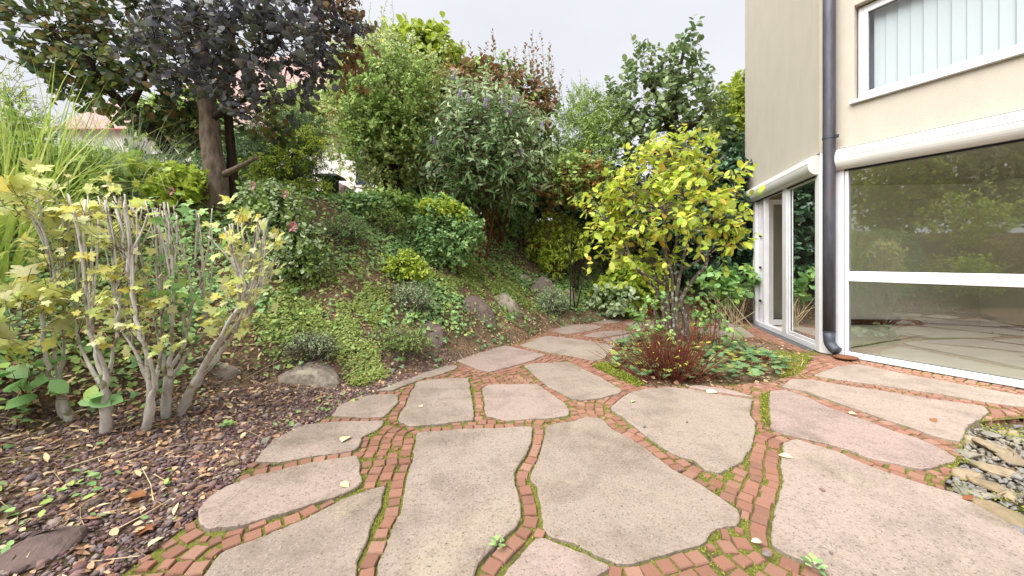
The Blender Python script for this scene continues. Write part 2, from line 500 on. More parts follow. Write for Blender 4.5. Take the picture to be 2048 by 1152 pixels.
slab_edges = []
for i, P in enumerate(SLABS):
    R = resample(P, 0.022)
    rs = np.random.default_rng(100 + i)
    # soften the traced corners, then roughen the split edge
    R = 0.7 * R + 0.15 * (np.roll(R, 1, 0) + np.roll(R, -1, 0))
    T = np.roll(R, -1, 0) - np.roll(R, 1, 0); T /= np.linalg.norm(T, axis=1)[:, None] + 1e-9
    Nn = np.stack([T[:, 1], -T[:, 0]], 1)
    w = rs.normal(0, 1, len(R)); w = (w + np.roll(w, 1) + np.roll(w, -1) + np.roll(w, 2) + np.roll(w, -2)) / 2.6 + 0.35 * rs.normal(0, 1, len(R))
    R = R + Nn * (w * 0.0042)[:, None]
    slab_edges.append((R, Nn))
    nn = len(R); cen = R.mean(0)
    top = 0.004 + rs.uniform(0, 0.007); tx, ty = rs.normal(0, 0.0015, 2)
    zt = lambda Q: top + (Q[:, 0] - cen[0]) * tx + (Q[:, 1] - cen[1]) * ty
    inner = R - Nn * (0.003 + 0.003 * rs.random(nn))[:, None]
    V = np.vstack([np.column_stack([R, np.full(nn, -0.06)]), np.column_stack([R + Nn * 0.001, zt(R) - 0.005]), np.column_stack([inner, zt(inner)])])
    V[:, :2] -= cen
    F = []
    for k in range(2):
        for a in range(nn):
            c = (a + 1) % nn
            F.append((k*nn + a, k*nn + c, (k+1)*nn + c, (k+1)*nn + a))
    F.append(tuple(range(2*nn, 3*nn)))
    me = bpy.data.meshes.new('stone_slab'); me.from_pydata(V.tolist(), [], F); me.update()
    o = link('stone_slab', me, m_slab, patio); o.location = (cen[0], cen[1], 0)

# raster of the paved area: True where a brick may lie
RES = 0.006
RX0, RY0, RX1, RY1 = -2.4, 0.9, 5.6, 7.6
RW, RH = int((RX1 - RX0) / RES), int((RY1 - RY0) / RES)
cxs = RX0 + (np.arange(RW) + 0.5) * RES; cys = RY0 + (np.arange(RH) + 0.5) * RES
MX, MY = np.meshgrid(cxs, cys); MP = np.stack([MX.ravel(), MY.ravel()], 1)
free = (in_poly(MP, PATIO) & ~in_poly(MP, BED)).reshape(RH, RW)
def sub_mask(P):
    a = max(0, int((P[:, 0].min() - RX0) / RES) - 1); c = min(RW, int((P[:, 0].max() - RX0) / RES) + 2)
    d = max(0, int((P[:, 1].min() - RY0) / RES) - 1); e = min(RH, int((P[:, 1].max() - RY0) / RES) + 2)
    return a, c, d, e
for R, Nn in slab_edges:
    a, c, d, e = sub_mask(R)
    if a >= c or d >= e: continue
    X, Y = np.meshgrid(cxs[a:c], cys[d:e])
    free[d:e, a:c] &= ~in_poly(np.stack([X.ravel(), Y.ravel()], 1), R + Nn * 0.003).reshape(X.shape)
gap_region = free.copy()

PITCH, FACE = 0.0705, 0.0615
us = np.linspace(-0.5, 0.5, 7)
UU, VV = np.meshgrid(us, us); UU, VV = UU.ravel(), VV.ravel()
def blocked(c, t, w, L, W):
    P = c + np.outer(UU * L, t) + np.outer(VV * W, w)
    ix = ((P[:, 0] - RX0) / RES).astype(int); iy = ((P[:, 1] - RY0) / RES).astype(int)
    ok = (ix >= 0) & (ix < RW) & (iy >= 0) & (iy < RH)
    bl = np.ones(len(P), bool); bl[ok] = ~free[iy[ok], ix[ok]]
    return bl
def occupy(c, t, w, L, W):
    n1, n2 = max(3, int(L / RES * 1.6)), max(3, int(W / RES * 1.6))
    a, d = np.meshgrid(np.linspace(-0.5, 0.5, n1), np.linspace(-0.5, 0.5, n2))
    P = c + np.outer(a.ravel() * L, t) + np.outer(d.ravel() * W, w)
    ix = ((P[:, 0] - RX0) / RES).astype(int); iy = ((P[:, 1] - RY0) / RES).astype(int)
    ok = (ix >= 0) & (ix < RW) & (iy >= 0) & (iy < RH)
    free[iy[ok], ix[ok]] = False
bricks = []
def try_brick(c, t, w):
    for L, W, sh in ((FACE, FACE, 0), (FACE, FACE * 0.97, 0.06), (FACE, FACE * 0.86, -0.07), (FACE, FACE * 0.74, -0.13), (FACE * 0.78, FACE * 0.9, -0.05), (FACE * 0.7, FACE * 0.66, -0.16), (FACE, FACE * 0.52, -0.24), (FACE*0.5, FACE*0.5, 0.0)):
        cc = c + w * (sh * FACE)
        if blocked(cc, t, w, L * 1.03, W * 1.03).mean() <= 0.05:
            bricks.append((cc, t, L, W)); occupy(cc, t, w, L + 0.005, W + 0.005)
            return True
    return False
def run_course(C, W, closed):
    seg = np.hypot(*np.diff(C, axis=0).T); s = np.concatenate([[0], np.cumsum(seg)])
    p = 0.0
    while p < s[-1]:
        x = np.array([np.interp(p, s, C[:, 0]), np.interp(p, s, C[:, 1])])
        q = min(p + 0.03, s[-1]); r = max(p - 0.03, 0)
        t = np.array([np.interp(q, s, C[:, 0]) - np.interp(r, s, C[:, 0]), np.interp(q, s, C[:, 1]) - np.interp(r, s, C[:, 1])])
        t /= np.linalg.norm(t) + 1e-9
        w = np.array([t[1], -t[0]])
        if W < 0: w = -w
        p += (PITCH + random.uniform(-0.002, 0.004)) if try_brick(x, t, w) else 0.012
lines = []
for idx in (0, 21, 19, 17, 6, 9, 22, 1, 5, 7, 2, 3, 10, 23, 24, 4, 8, 20, 11, 12, 13, 16, 14, 15, 18):
    R, _ = slab_edges[idx]
    lines.append(R)
def slab_course(R, k):
    T = np.roll(R, -2, 0) - np.roll(R, 2, 0); T /= np.linalg.norm(T, axis=1)[:, None] + 1e-9
    for _ in range(2 + 2 * k): T = (T + np.roll(T, 1, 0) + np.roll(T, -1, 0)) / 3
    T /= np.linalg.norm(T, axis=1)[:, None] + 1e-9
    C = R + np.stack([T[:, 1], -T[:, 0]], 1) * (0.009 + PITCH * (k + 0.5))
    run_course(np.vstack([C, C[:1]]), 1, True)
# the strips against the house run parallel to its walls
for k in range(5):
    for A, B2, Nrm in ((LF(2.2), LF(0.0), N_L), (RF(1.5), RF(-0.8), N_R)):
        o_ = 0.02 + PITCH * (k + 0.5) + (0.08 if Nrm is N_L else 0)
        if Nrm is N_R and k > 0: continue
        run_course(np.array([np.array(A[:2]) + np.array(Nrm) * o_, np.array(B2[:2]) + np.array(Nrm) * o_]), 1, False)
# wide fields: whole courses laid parallel to the guiding slab, then the rest
for R in lines[:7]:
    for k in range(4): slab_course(R, k)
for k in range(6):
    for R in lines[7:]: slab_course(R, k)

def brick_mesh(seed):
    rs = np.random.default_rng(seed)
    c = np.array([(-.5,-.5),(.5,-.5),(.5,.5),(-.5,.5)]) + rs.uniform(-0.03, 0.03, (4, 2))
    V = [(x, y, -0.05) for x, y in c] + [(x, y, -0.005) for x, y in c] + [(x * 0.90, y * 0.90, 0.0 + rs.uniform(-0.0015, 0.0015)) for x, y in c]
    F = [(8, 9, 10, 11)]
    for k in (0, 4):
        for a in range(4): F.append((k + a, k + (a+1) % 4, k + 4 + (a+1) % 4, k + 4 + a))
    return V, F
BRICK_T = [brick_mesh(s) for s in range(6)]
BRICK_ME = []
for V, F in BRICK_T:
    me = bpy.data.meshes.new('brick'); me.from_pydata(V, [], F); me.update(); me.materials.append(m_brick); BRICK_ME.append(me)
def on_screen(c):
    x = CX + FPX * c[0] / c[1]; y = HY + FPX * EYE / c[1]
    return -20 < x < 2068 and y < 1165
bricks.sort(key=lambda q: (0 if on_screen(q[0]) else 1, q[0][1]))
rest = MB()
for k, (c, t, L, W) in enumerate(bricks):
    z = random.uniform(-0.004, 0.003)
    ang = math.atan2(t[1], t[0]) + random.gauss(0, 0.012)
    M = Matrix.Translation((c[0], c[1], z)) @ Matrix.Rotation(ang, 4, 'Z') @ Matrix.Rotation(random.gauss(0, 0.012), 4, 'X') @ Matrix.Diagonal((L, W, 1, 1))
    if k < 300:
        o = link('brick', BRICK_ME[k % 6], None, patio); o.matrix_local = M
    else:
        V, F = BRICK_T[k % 6]
        rest.add([M @ Vector(p) for p in V], F)
rb = rest.build('brick_paving', m_brick, patio); tag(rb, kind='stuff')
print('bricks', len(bricks))

# ------------------------------------------------------------------ house on the right
def fbox(mb, F, s0, s1, o0, o1, z0, z1):
    V = [F(s0,o0,z0),F(s1,o0,z0),F(s1,o1,z0),F(s0,o1,z0),F(s0,o0,z1),F(s1,o0,z1),F(s1,o1,z1),F(s0,o1,z1)]
    fs = [(3,2,1,0),(4,5,6,7),(0,1,5,4),(1,2,6,5),(2,3,7,6),(3,0,4,7)]
    c = sum(V, Vector()) / 8
    p = [V[i] for i in fs[1]]
    if (p[1]-p[0]).cross(p[2]-p[0]).z < 0: fs = [f[::-1] for f in fs]
    return mb.add(V, fs)

m_stucco, n, l, b, _ = newmat('cream_stucco')
v, _r = coords(n, l, jitter=False)
mp = n.new('ShaderNodeMapping'); mp.inputs['Scale'].default_value = (1, 1, 0.3); l.new(v, mp.inputs['Vector'])
f1 = tex_noise(n, l, mp.outputs[0], 5.0, 6, 0.65); f2 = tex_noise(n, l, v, 1.2, 4)
c1 = ramp(n, l, f1, [(0.32, '#b3aca0'), (0.66, '#bab3a6')])
c1 = mixc(n, l, ramp(n, l, f2, [(0.5, (0, 0, 0)), (0.75, (0.4, 0.4, 0.4))]), c1, '#b0aaa0')
l.new(c1, b.inputs['Base Color']); b.inputs['Roughness'].default_value = 0.9; b.inputs['Specular IOR Level'].default_value = 0.2
bump(n, l, b, tex_noise(n, l, v, 130.0, 5, 0.7), 0.5, 0.008)

m_white, n, l, b, _ = newmat('white_frame_paint')
v, _r = coords(n, l, jitter=False)
f1 = tex_noise(n, l, v, 3.0, 6, 0.6)
l.new(ramp(n, l, f1, [(0.3, '#cfcfd3'), (0.6, '#dcdce1')]), b.inputs['Base Color']); b.inputs['Roughness'].default_value = 0.38
m_alu = simple('aged_white_aluminium', '#cfcecb', 0.4, 0.5, var=0.05, nscale=3)
m_rubber = simple('dark_gasket', '#22252a', 0.6)
m_black = simple('black_metal', '#17181b', 0.5)
m_pipe, n, l, b, _ = newmat('brown_copper_pipe')
v, _r = coords(n, l, jitter=False)
mp = n.new('ShaderNodeMapping'); mp.inputs['Scale'].default_value = (3, 3, 0.5); l.new(v, mp.inputs['Vector'])
f1 = tex_noise(n, l, mp.outputs[0], 4.0, 6, 0.65)
l.new(ramp(n, l, f1, [(0.35, '#403f48'), (0.55, '#53525b'), (0.72, '#584a4c')]), b.inputs['Base Color'])
b.inputs['Metallic'].default_value = 0.35; b.inputs['Roughness'].default_value = 0.5
m_zinc = simple('weathered_zinc', '#454a54', 0.55, 0.4, 0.3, var=0.25, nscale=18)

def glassmat(name, refl, tint, fres=1.4):
    m, n, l, b, out = newmat(name)
    n.remove(b)
    tr = n.new('ShaderNodeBsdfTransparent'); tr.inputs['Color'].default_value = (*tint, 1)
    gl = n.new('ShaderNodeBsdfGlossy'); gl.inputs['Roughness'].default_value = 0.012
    gl.inputs['Color'].default_value = (0.95, 0.97, 0.96, 1)
    tc = n.new('ShaderNodeTexCoord')
    nz = n.new('ShaderNodeTexNoise'); nz.inputs['Scale'].default_value = 1.4; nz.inputs['Detail'].default_value = 1.0
    l.new(tc.outputs['Object'], nz.inputs['Vector'])
    bp = n.new('ShaderNodeBump'); bp.inputs['Strength'].default_value = 0.05; bp.inputs['Distance'].default_value = 0.02
    l.new(nz.outputs['Fac'], bp.inputs['Height']); l.new(bp.outputs['Normal'], gl.inputs['Normal'])
    lw = n.new('ShaderNodeFresnel'); lw.inputs['IOR'].default_value = 1.5
    ma = n.new('ShaderNodeMath'); ma.operation = 'MULTIPLY_ADD'; ma.use_clamp = True
    ma.inputs[1].default_value = fres; ma.inputs[2].default_value = refl
    l.new(lw.outputs[0], ma.inputs[0])
    mx = n.new('ShaderNodeMixShader'); l.new(ma.outputs[0], mx.inputs[0])
    l.new(tr.outputs[0], mx.inputs[1]); l.new(gl.outputs[0], mx.inputs[2]); l.new(mx.outputs[0], out.inputs['Surface'])
    return m
m_glass = glassmat('insulated_glass', 0.21, (0.82, 0.87, 0.84))
m_glass2 = glassmat('clear_door_glass', 0.04, (0.91, 0.94, 0.94), 0.9)
m_floor, n, l, b, _ = newmat('pale_tile_floor')
v, _r = coords(n, l, jitter=False)
mp = n.new('ShaderNodeMapping'); mp.inputs['Scale'].default_value = (0.6, 3.0, 1); mp.inputs['Rotation'].default_value = (0, 0, 0.5); l.new(v, mp.inputs['Vector'])
l.new(ramp(n, l, tex_noise(n, l, mp.outputs[0], 2.0, 5, 0.6), [(0.3, '#d2c8b6'), (0.7, '#e4dac8')]), b.inputs['Base Color'])
b.inputs['Roughness'].default_value = 0.3
m_room = simple('room_wall_paint', '#ebe9df', 0.9, 0.2, var=0.03)
m_skirt = simple('brown_skirting', '#4a2c1c', 0.5)
m_slat = simple('pale_blind_fabric', '#bcc2c6', 0.85, 0.2)

house = empty('house', (CORNER.x, CORNER.y, 0), 'cream rendered house with white framed windows at the right of the patio', 'house')
ZG, ZR, ZT = 2.275, 2.535, 8.4          # glass head, wall soffit, top of wall
W0, W1 = 2.997, 4.20                    # upper window opening
SW = 1.165                              # left jamb of the upper window
LE = 2.66                               # far end of the upper storey
mb = MB()
fbox(mb, RF, SW, 1.500, -0.32, 0.0, ZR, ZT)
fbox(mb, RF, -3.2, SW, -0.32, 0.0, ZR, W0 + 0.03)
fbox(mb, RF, -3.2, SW, -0.32, 0.0, W1, ZT)
mb.build('wall', m_stucco, house)
mb = MB()
fbox(mb, LF, 0.0, LE, -0.32, 0.0, ZR, ZT)
mb.build('wall', m_stucco, house)
# end wall and rear of the upper storey, roof slab, floor slab between storeys
e0, e1 = LF(LE), LF(LE) + Vector((4.4, -0.6, 0))
rb0, rb1 = RF(-3.2), Vector((9.8, 2.6, 0))
mb = MB(); mb.prism([tuple(LF(LE, -0.325)[:2]), (e1.x, e1.y), (e1.x, e1.y + 0.3), (e0.x + 0.10, e0.y + 0.0)], ZR, ZT); mb.build('wall', m_stucco, house)
mb = MB(); mb.prism([(rb0.x + .01, rb0.y - 0.02), (rb1.x, rb1.y - 0.3), (rb1.x, rb1.y), (rb0.x + 0.25, rb0.y + 0.12)], 0, ZT); mb.build('wall', m_stucco, house)
inner = [tuple(RF(-3.15, -0.1)[:2]), tuple(RF(1.45, -0.1)[:2]), tuple(LF(0.03, -0.1)[:2]), tuple(LF(LE - 0.05, -0.1)[:2]), (e1.x, e1.y), (rb1.x, rb1.y)]
mb = MB(); mb.prism(inner, ZR + 0.012, ZR + 0.19); mb.build('storey_slab', m_stucco, house)
mb = MB(); mb.prism(inner, ZT - 0.2, ZT - 0.03); mb.build('roof', m_stucco, house)
# ground-floor room behind the glass
room = [tuple(RF(-3.15, -0.11)[:2]), tuple(RF(1.47, -0.11)[:2]), tuple(LF(0.0, -0.11)[:2]), tuple(LF(2.2, -0.11)[:2]), (8.3, 6.35), (9.3, 2.7)]
mb = MB(); mb.prism(room, -0.04, 0.012); mb.build('room_floor', m_floor, house)
mb = MB()
def room_seg(mb, A, B2, z0, z1):
    A, B2 = Vector(A), Vector(B2); d = (B2 - A).normalized(); nn = Vector((-d.y, d.x)) * 0.12
    mb.prism([tuple(A), tuple(B2), tuple(B2 + nn), tuple(A + nn)], z0, z1)
room_seg(mb, (4.56, 6.66), (8.3, 6.35), 0.012, ZR + 0.01)
mb.build('room_wall', m_room, house)
# unseen far-side window opening, added to let more daylight into the room
Q = lambda u: (8.3 + u, 6.35 - 3.65 * u)
mb = MB(); room_seg(mb, Q(0.0), Q(0.22), 0.012, ZR + 0.01); room_seg(mb, Q(0.95), Q(1.0), 0.012, ZR + 0.01)
room_seg(mb, Q(0.22), Q(0.95), 0.012, 0.25); room_seg(mb, Q(0.22), Q(0.95), 2.35, ZR + 0.01); mb.build('room_wall', m_room, house)
mb = MB(); room_seg(mb, Q(0.58), Q(0.60), 0.25, 2.35); rw = mb.build('added_rear_window', m_white, house)
for u0, u1 in ((0.22, 0.24), (0.93, 0.95)):
    mb = MB(); room_seg(mb, Q(u0), Q(u1), 0.25, 2.35); mb.build('frame_post', m_white, rw)
for u0, u1 in ((0.24, 0.58), (0.60, 0.93)):
    a_, b_ = Q(u0), Q(u1); mb = MB(); mb.add([(a_[0]+.05, a_[1]+.02, .25), (b_[0]+.05, b_[1]+.02, .25), (b_[0]+.05, b_[1]+.02, 2.35), (a_[0]+.05, a_[1]+.02, 2.35)], [(0,1,2,3)]); mb.build('pane', m_glass2, rw)
mb = MB()
for A, B2 in (((4.6, 6.64), (8.28, 6.335)), ((8.285, 6.34), (9.28, 2.7))):
    A, B2 = Vector(A), Vector(B2); d = (B2 - A).normalized(); nn = Vector((d.y, -d.x)) * 0.02
    mb.prism([tuple(A - nn * -0.2), tuple(A + nn), tuple(B2 + nn), tuple(B2 - nn * -0.2)], 0.014, 0.11)
mb.build('skirting', m_skirt, house)
mb = MB()                                   # solid return wall closing the ground floor at its far end
mb.prism([tuple(LF(2.23, -0.01)[:2]), tuple(LF(2.23, -0.30)[:2]), (5.6, 6.60), (5.6, 6.78), tuple(LF(2.33, -0.06)[:2])], 0.0, ZR); mb.build('wall', m_stucco, house)

def frame_rect(F, s0, s1, z0, z1, w, o0, o1, name, parent, mat=m_white, bev=0.004, wb=None, wt=None):
    """four butted bars"""
    wb = wb or w; wt = wt or w
    mb = MB()
    fbox(mb, F, s0, s0 + w, o0, o1, z0, z1); fbox(mb, F, s1 - w, s1, o0, o1, z0, z1)
    fbox(mb, F, s0 + w, s1 - w, o0, o1, z0, z0 + wb); fbox(mb, F, s0 + w, s1 - w, o0, o1, z1 - wt, z1)
    return mb.build(name, mat, parent, bevel=bev)
def pane(F, s0, s1, z0, z1, o, parent, mat=m_glass):
    mb = MB(); mb.add([F(s0,o,z0),F(s1,o,z0),F(s1,o,z1),F(s0,o,z1)], [(0,1,2,3)])
    return mb.build('pane', mat, parent)
def gasket(F, s0, s1, z0, z1, o, parent):
    return frame_rect(F, s0, s1, z0, z1, 0.006, o - 0.004, o + 0.006, 'gasket', parent, m_rubber, 0)

# corner post behind the downpipe and ground-floor picture window (right facade)
mb = MB(); fbox(mb, RF, 1.262, 1.500, -0.10, -0.002, 0.0, ZR - 0.002); mb.build('corner_post', m_white, house, bevel=0.004)
win = frame_rect(RF, -2.6, 1.258, 0.0, ZG + 0.06, 0.034, -0.09, -0.012, 'window', house, wb=0.066, wt=0.05)
mb = MB(); fbox(mb, RF, -2.566, 1.224, -0.085, -0.010, 0.918, 1.038); mb.build('transom', m_white, win, bevel=0.005)
pane(RF, -2.566, 1.224, 0.066, 0.918, -0.05, win); pane(RF, -2.566, 1.224, 1.038, ZG + 0.01, -0.05, win)
gasket(RF, -2.566, 1.224, 0.066, 0.918, -0.05, win); gasket(RF, -2.566, 1.224, 1.038, ZG + 0.01, -0.05, win)
mb = MB(); fbox(mb, RF, -2.6, 1.24, -0.2, -0.095, 0.0125, 0.05); mb.build('window_board', m_white, win)

def roller(F, s0, s1, zc, name):
    """half-round roller shutter box with closed ends"""
    R0, back = 0.124, -0.10
    prof = [(back, zc + R0), (0.0, zc + R0)] + [(0.02 + R0 * 0.72 * math.sin(a), zc + R0 * math.cos(a)) for a in np.linspace(0.15, math.pi - 0.1, 14)] + [(back, zc - R0)]
    V = [F(s0, o, z) for o, z in prof] + [F(s1, o, z) for o, z in prof]; k = len(prof)
    mb = MB(); mb.add(V, [tuple(range(k)), tuple(range(k, 2*k))[::-1]] + [(i, i + k, (i+1) % k + k, (i+1) % k) for i in range(k)])
    r = mb.build(name, m_alu, house)
    mb = MB()                                # seam along the box
    fbox(mb, F, s0 + 0.002, s1 - 0.002, 0.098, 0.1105, zc + 0.012, zc + 0.015); mb.build('seam', m_rubber, r)
    mb = MB(); fbox(mb, F, s0 + 0.03, s1 - 0.03, -0.03, -0.008, zc - R0 - 0.022, zc - R0 - 0.001); mb.build('guide_slot', m_rubber, r)
    return r
roller(RF, -2.8, 1.335, 2.397, 'roller_shutter_box')
roller(LF, 0.035, 2.52, 2.397, 'roller_shutter_box')

# patio door (left facade): fixed sash on the right, open leaf on the left
dr = frame_rect(LF, 0.012, 2.215, 0.0, ZG + 0.06, 0.085, -0.09, -0.004, 'patio_door', house, wb=0.075, wt=0.06)
mb = MB(); fbox(mb, LF, 0.905, 1.045, -0.092, -0.002, 0.075, ZG); mb.build('mullion', m_white, dr, bevel=0.004)
fx = frame_rect(LF, 0.099, 0.903, 0.077, ZG - 0.002, 0.045, -0.075, -0.018, 'fixed_sash', dr)
pane(LF, 0.144, 0.858, 0.122, ZG - 0.047, -0.045, fx, m_glass2)
gasket(LF, 0.144, 0.858, 0.122, ZG - 0.047, -0.045, fx)
mb = MB(); fbox(mb, LF, 1.75, 1.80, -0.085, -0.012, 0.077, ZG); mb.build('door_stop', m_white, dr, bevel=0.003)
mb = MB(); fbox(mb, LF, 2.02, 2.12, -0.14, -0.05, 0.077, ZG - 0.01); mb.build('door_stop', m_white, dr, bevel=0.003)
for z in (0.45, 1.05, 1.62):
    mb = MB(); fbox(mb, LF, 1.985, 2.018, -0.05, -0.02, z - 0.02, z + 0.02); mb.build('strike_plate', m_black, dr)
hp = LF(1.93, -0.12)
def DF(s, o=0.0, z=0.0):                     # the open leaf stands in the room
    return Vector((hp.x + s * 0.998, hp.y - s * 0.06 - o, z))
leaf_door = frame_rect(DF, 0.0, 1.12, 0.03, ZG - 0.02, 0.085, -0.03, 0.03, 'open_door_leaf', dr, wb=0.10)
pane(DF, 0.085, 1.035, 0.13, ZG - 0.105, 0.0, leaf_door, m_glass2); gasket(DF, 0.085, 1.035, 0.13, ZG - 0.105, 0.0, leaf_door)
mb = MB(); fbox(mb, DF, 1.06, 1.09, 0.03, 0.075, 1.0, 1.03); fbox(mb, DF, 1.06, 1.09, 0.06, 0.075, 0.88, 1.03); mb.build('handle', m_alu, leaf_door)

# upper window with sill and vertical blinds
uw = frame_rect(RF, -2.8, SW - 0.012, W0 + 0.075, W1 - 0.02, 0.045, -0.15, -0.075, 'window', house, wb=0.05)
sash = frame_rect(RF, -2.755, SW - 0.059, W0 + 0.127, W1 - 0.067, 0.04, -0.135, -0.068, 'sash', uw)
gp = pane(RF, -2.71, SW - 0.105, W0 + 0.168, W1 - 0.11, -0.10, uw, m_glass2); gasket(RF, -2.71, SW - 0.105, W0 + 0.168, W1 - 0.11, -0.10, uw)
mb = MB(); fbox(mb, RF, -2.9, SW + 0.035, -0.14, 0.045, W0 + 0.0335, W0 + 0.070); mb.build('sill', m_white, uw, bevel=0.004)
for i in range(30):
    s = SW - 0.17 - i * 0.098
    mb = MB(); p = RF(s, -0.19 - (0.004 if i % 2 else 0.0)); d = U_R * 0.0475 + N_R * 0.008
    mb.add([(p.x - d.x, p.y - d.y, W0 + 0.10), (p.x + d.x, p.y + d.y, W0 + 0.10), (p.x + d.x, p.y + d.y, W1 - 0.03), (p.x - d.x, p.y - d.y, W1 - 0.03)], [(0, 1, 2, 3)])
    mb.build('blind_slat', m_slat, uw)
mb = MB(); fbox(mb, RF, -2.85, SW, -0.42, -0.325, W0 - 0.1, W1 + 0.1); mb.build('room_wall', simple('upper_room_grey', '#a9b4c0', 0.9), house)

# downpipe with elbow and bracket
pc = RF(1.372, 0.088)
mb = MB(); mb.tube([(pc.x, pc.y, z) for z in (0.30, 1.5, 2.6, 4.0, ZT)], 0.062, 20); dp = mb.build('downpipe', m_pipe, house, smooth=True)
mb = MB()
el = [Vector((pc.x, pc.y, 0.305)), Vector((pc.x, pc.y, 0.20))]
dirv = Vector((-N_R.y * -1, 0, 0))
out2 = (N_R * 0.30 - U_R * 0.95).normalized()
for a in np.linspace(0.2, 1.0, 6):
    el.append(Vector((pc.x, pc.y, 0.20)) + Vector((out2.x, out2.y, 0)) * 0.15 * (1 - math.cos(a)) * 1.35 + Vector((0, 0, -0.15 * math.sin(a))))
mb.tube(el, [0.061] + [0.058] * (len(el) - 1), 20); mb.build('elbow', m_zinc, dp, smooth=True)
mb = MB(); mb.tube([(pc.x, pc.y, 0.292), (pc.x, pc.y, 0.305)], 0.065, 20); mb.build('collar', m_zinc, dp)
mb = MB(); mb.tube([(pc.x, pc.y, 2.66), (pc.x, pc.y, 2.685)], 0.067, 20)
bk = RF(1.372 - 0.072, 0.10); mb.box((bk.x - 0.018, bk.y - 0.018, 2.655), (bk.x + 0.018, bk.y + 0.018, 2.69)); mb.build('bracket', m_zinc, dp)

# grate in front of the door threshold
gr = MB(); fbox(gr, LF, 0.12, 2.15, 0.004, 0.095, -0.03, 0.004)
m_grate = simple('grey_grate', '#8d9096', 0.5, 0.5, 0.4, var=0.1)
grate = gr.build('drain_grate', m_grate, patio)
for k in range(4):
    mb = MB(); fbox(mb, LF, 0.13, 2.14, 0.014 + k * 0.021, 0.020 + k * 0.021, 0.0045, 0.0062); mb.build('grate_slot', m_rubber, grate)

# rusty splash dish and stones under the pipe
m_rust = simple('rusty_clay', '#6f4a34', 0.85, 0.2, var=0.3, nscale=20, bmp=0.4)
ex = el[-1] + Vector((out2.x, out2.y, 0)) * 0.09
V, F = [], []
for r, z in ((0.02, 0.012), (0.075, 0.014), (0.115, 0.034), (0.125, 0.036), (0.12, 0.022), (0.07, 0.004)):
    for k in range(18):
        a = k * math.tau / 18; V.append((ex.x + r * math.cos(a), ex.y + r * math.sin(a) * .8, z))
for i in range(5):
    for k in range(18): F.append((i*18 + k, i*18 + (k+1) % 18, (i+1)*18 + (k+1) % 18, (i+1)*18 + k))
F.append(tuple(range(18))[::-1])
mb = MB(); mb.add(V, F); tag(mb.build('splash_dish', m_rust, None, smooth=True), 'rusty brown splash dish under the downpipe outlet', 'dish')

# ------------------------------------------------------------------ neighbouring houses seen between the trees
m_roof, n, l, b, _ = newmat('pink_clay_tiles')
v, _r = coords(n, l, jitter=False)
wv = n.new('ShaderNodeTexWave'); wv.bands_direction = 'Z'; wv.inputs['Scale'].default_value = 1.6; wv.inputs['Distortion'].default_value = 1.0
l.new(v, wv.inputs['Vector'])
c1 = ramp(n, l, tex_noise(n, l, v, 3.0, 5), [(0.3, '#8f716b'), (0.7, '#b0948e')])
l.new(mixc(n, l, ramp(n, l, wv.outputs['Fac'], [(0.0, (0, 0, 0)), (0.2, (0.5, 0.5, 0.5)), (0.3, (0, 0, 0))]), c1, '#7a5650'), b.inputs['Base Color'])
b.inputs['Roughness'].default_value = 0.85
m_render = simple('white_render', '#e2dfda', 0.9, 0.2, var=0.04)
m_redtrim = simple('red_gutter_paint', '#8e2a28', 0.6)
m_wdark = simple('dark_window_glass', '#2a3440', 0.15)
def far_house(x0, x1, ye, yr, yb, Z, depth, label):
    A = at(x0, yb, Z); B2 = at(x1, yb, Z); ez = at(0, ye, Z).z; rz = at(0, yr, Z + depth / 2).z
    base = ht(A.x, Z) - 0.3
    h = empty('neighbour_house', ((A.x + B2.x) / 2, Z + depth / 2, base), label, 'house')
    mb = MB(); mb.box((A.x, Z, base), (B2.x, Z + depth, ez)); mb.build('wall', m_render, h)
    mb = MB(); o = 0.35; y0, ym, y1 = Z - o, Z + depth / 2, Z + depth + o; xa, xb = A.x - o, B2.x + o
    mb.add([(xa,y0,ez-.12),(xb,y0,ez-.12),(xb,ym,rz),(xa,ym,rz),(xb,y1,ez-.12),(xa,y1,ez-.12),(xa,y0,ez+.06),(xb,y0,ez+.06),(xb,ym,rz+.18),(xa,ym,rz+.18),(xb,y1,ez+.06),(xa,y1,ez+.06)],
           [(6,7,8,9),(9,8,10,11),(0,3,2,1),(3,5,4,2),(0,1,7,6),(4,5,11,10),(0,6,9,3),(3,9,11,5),(1,2,8,7),(2,4,10,8)])
    rf = mb.build('roof', m_roof, h)
    mb = MB(); mb.tube([(xa, y0 - 0.06, ez - 0.05), (xb, y0 - 0.06, ez - 0.05)], 0.08, 8); mb.build('gutter', m_redtrim, rf)
    return h, ez
H1, ez1 = far_house(300, 815, 272, 120, 400, 15.0, 8.0, 'white neighbour house with pink tiled roof behind the bank trees')
for wx in (470, 600, 735):
    a = at(wx, 350, 15.0); mb = MB(); mb.box((a.x - 0.55, 14.96, a.z - 0.5), (a.x + 0.55, 15.03, a.z + 0.75))
    w_ = mb.build('window', m_white, H1)
    mb = MB(); mb.box((a.x - 0.47, 14.945, a.z - 0.42), (a.x + 0.47, 14.958, a.z + 0.67)); mb.build('pane', m_wdark, w_)
far_house(120, 262, 262, 205, 330, 26.0, 7.0, 'far small house with pink roof beyond the tall grass')

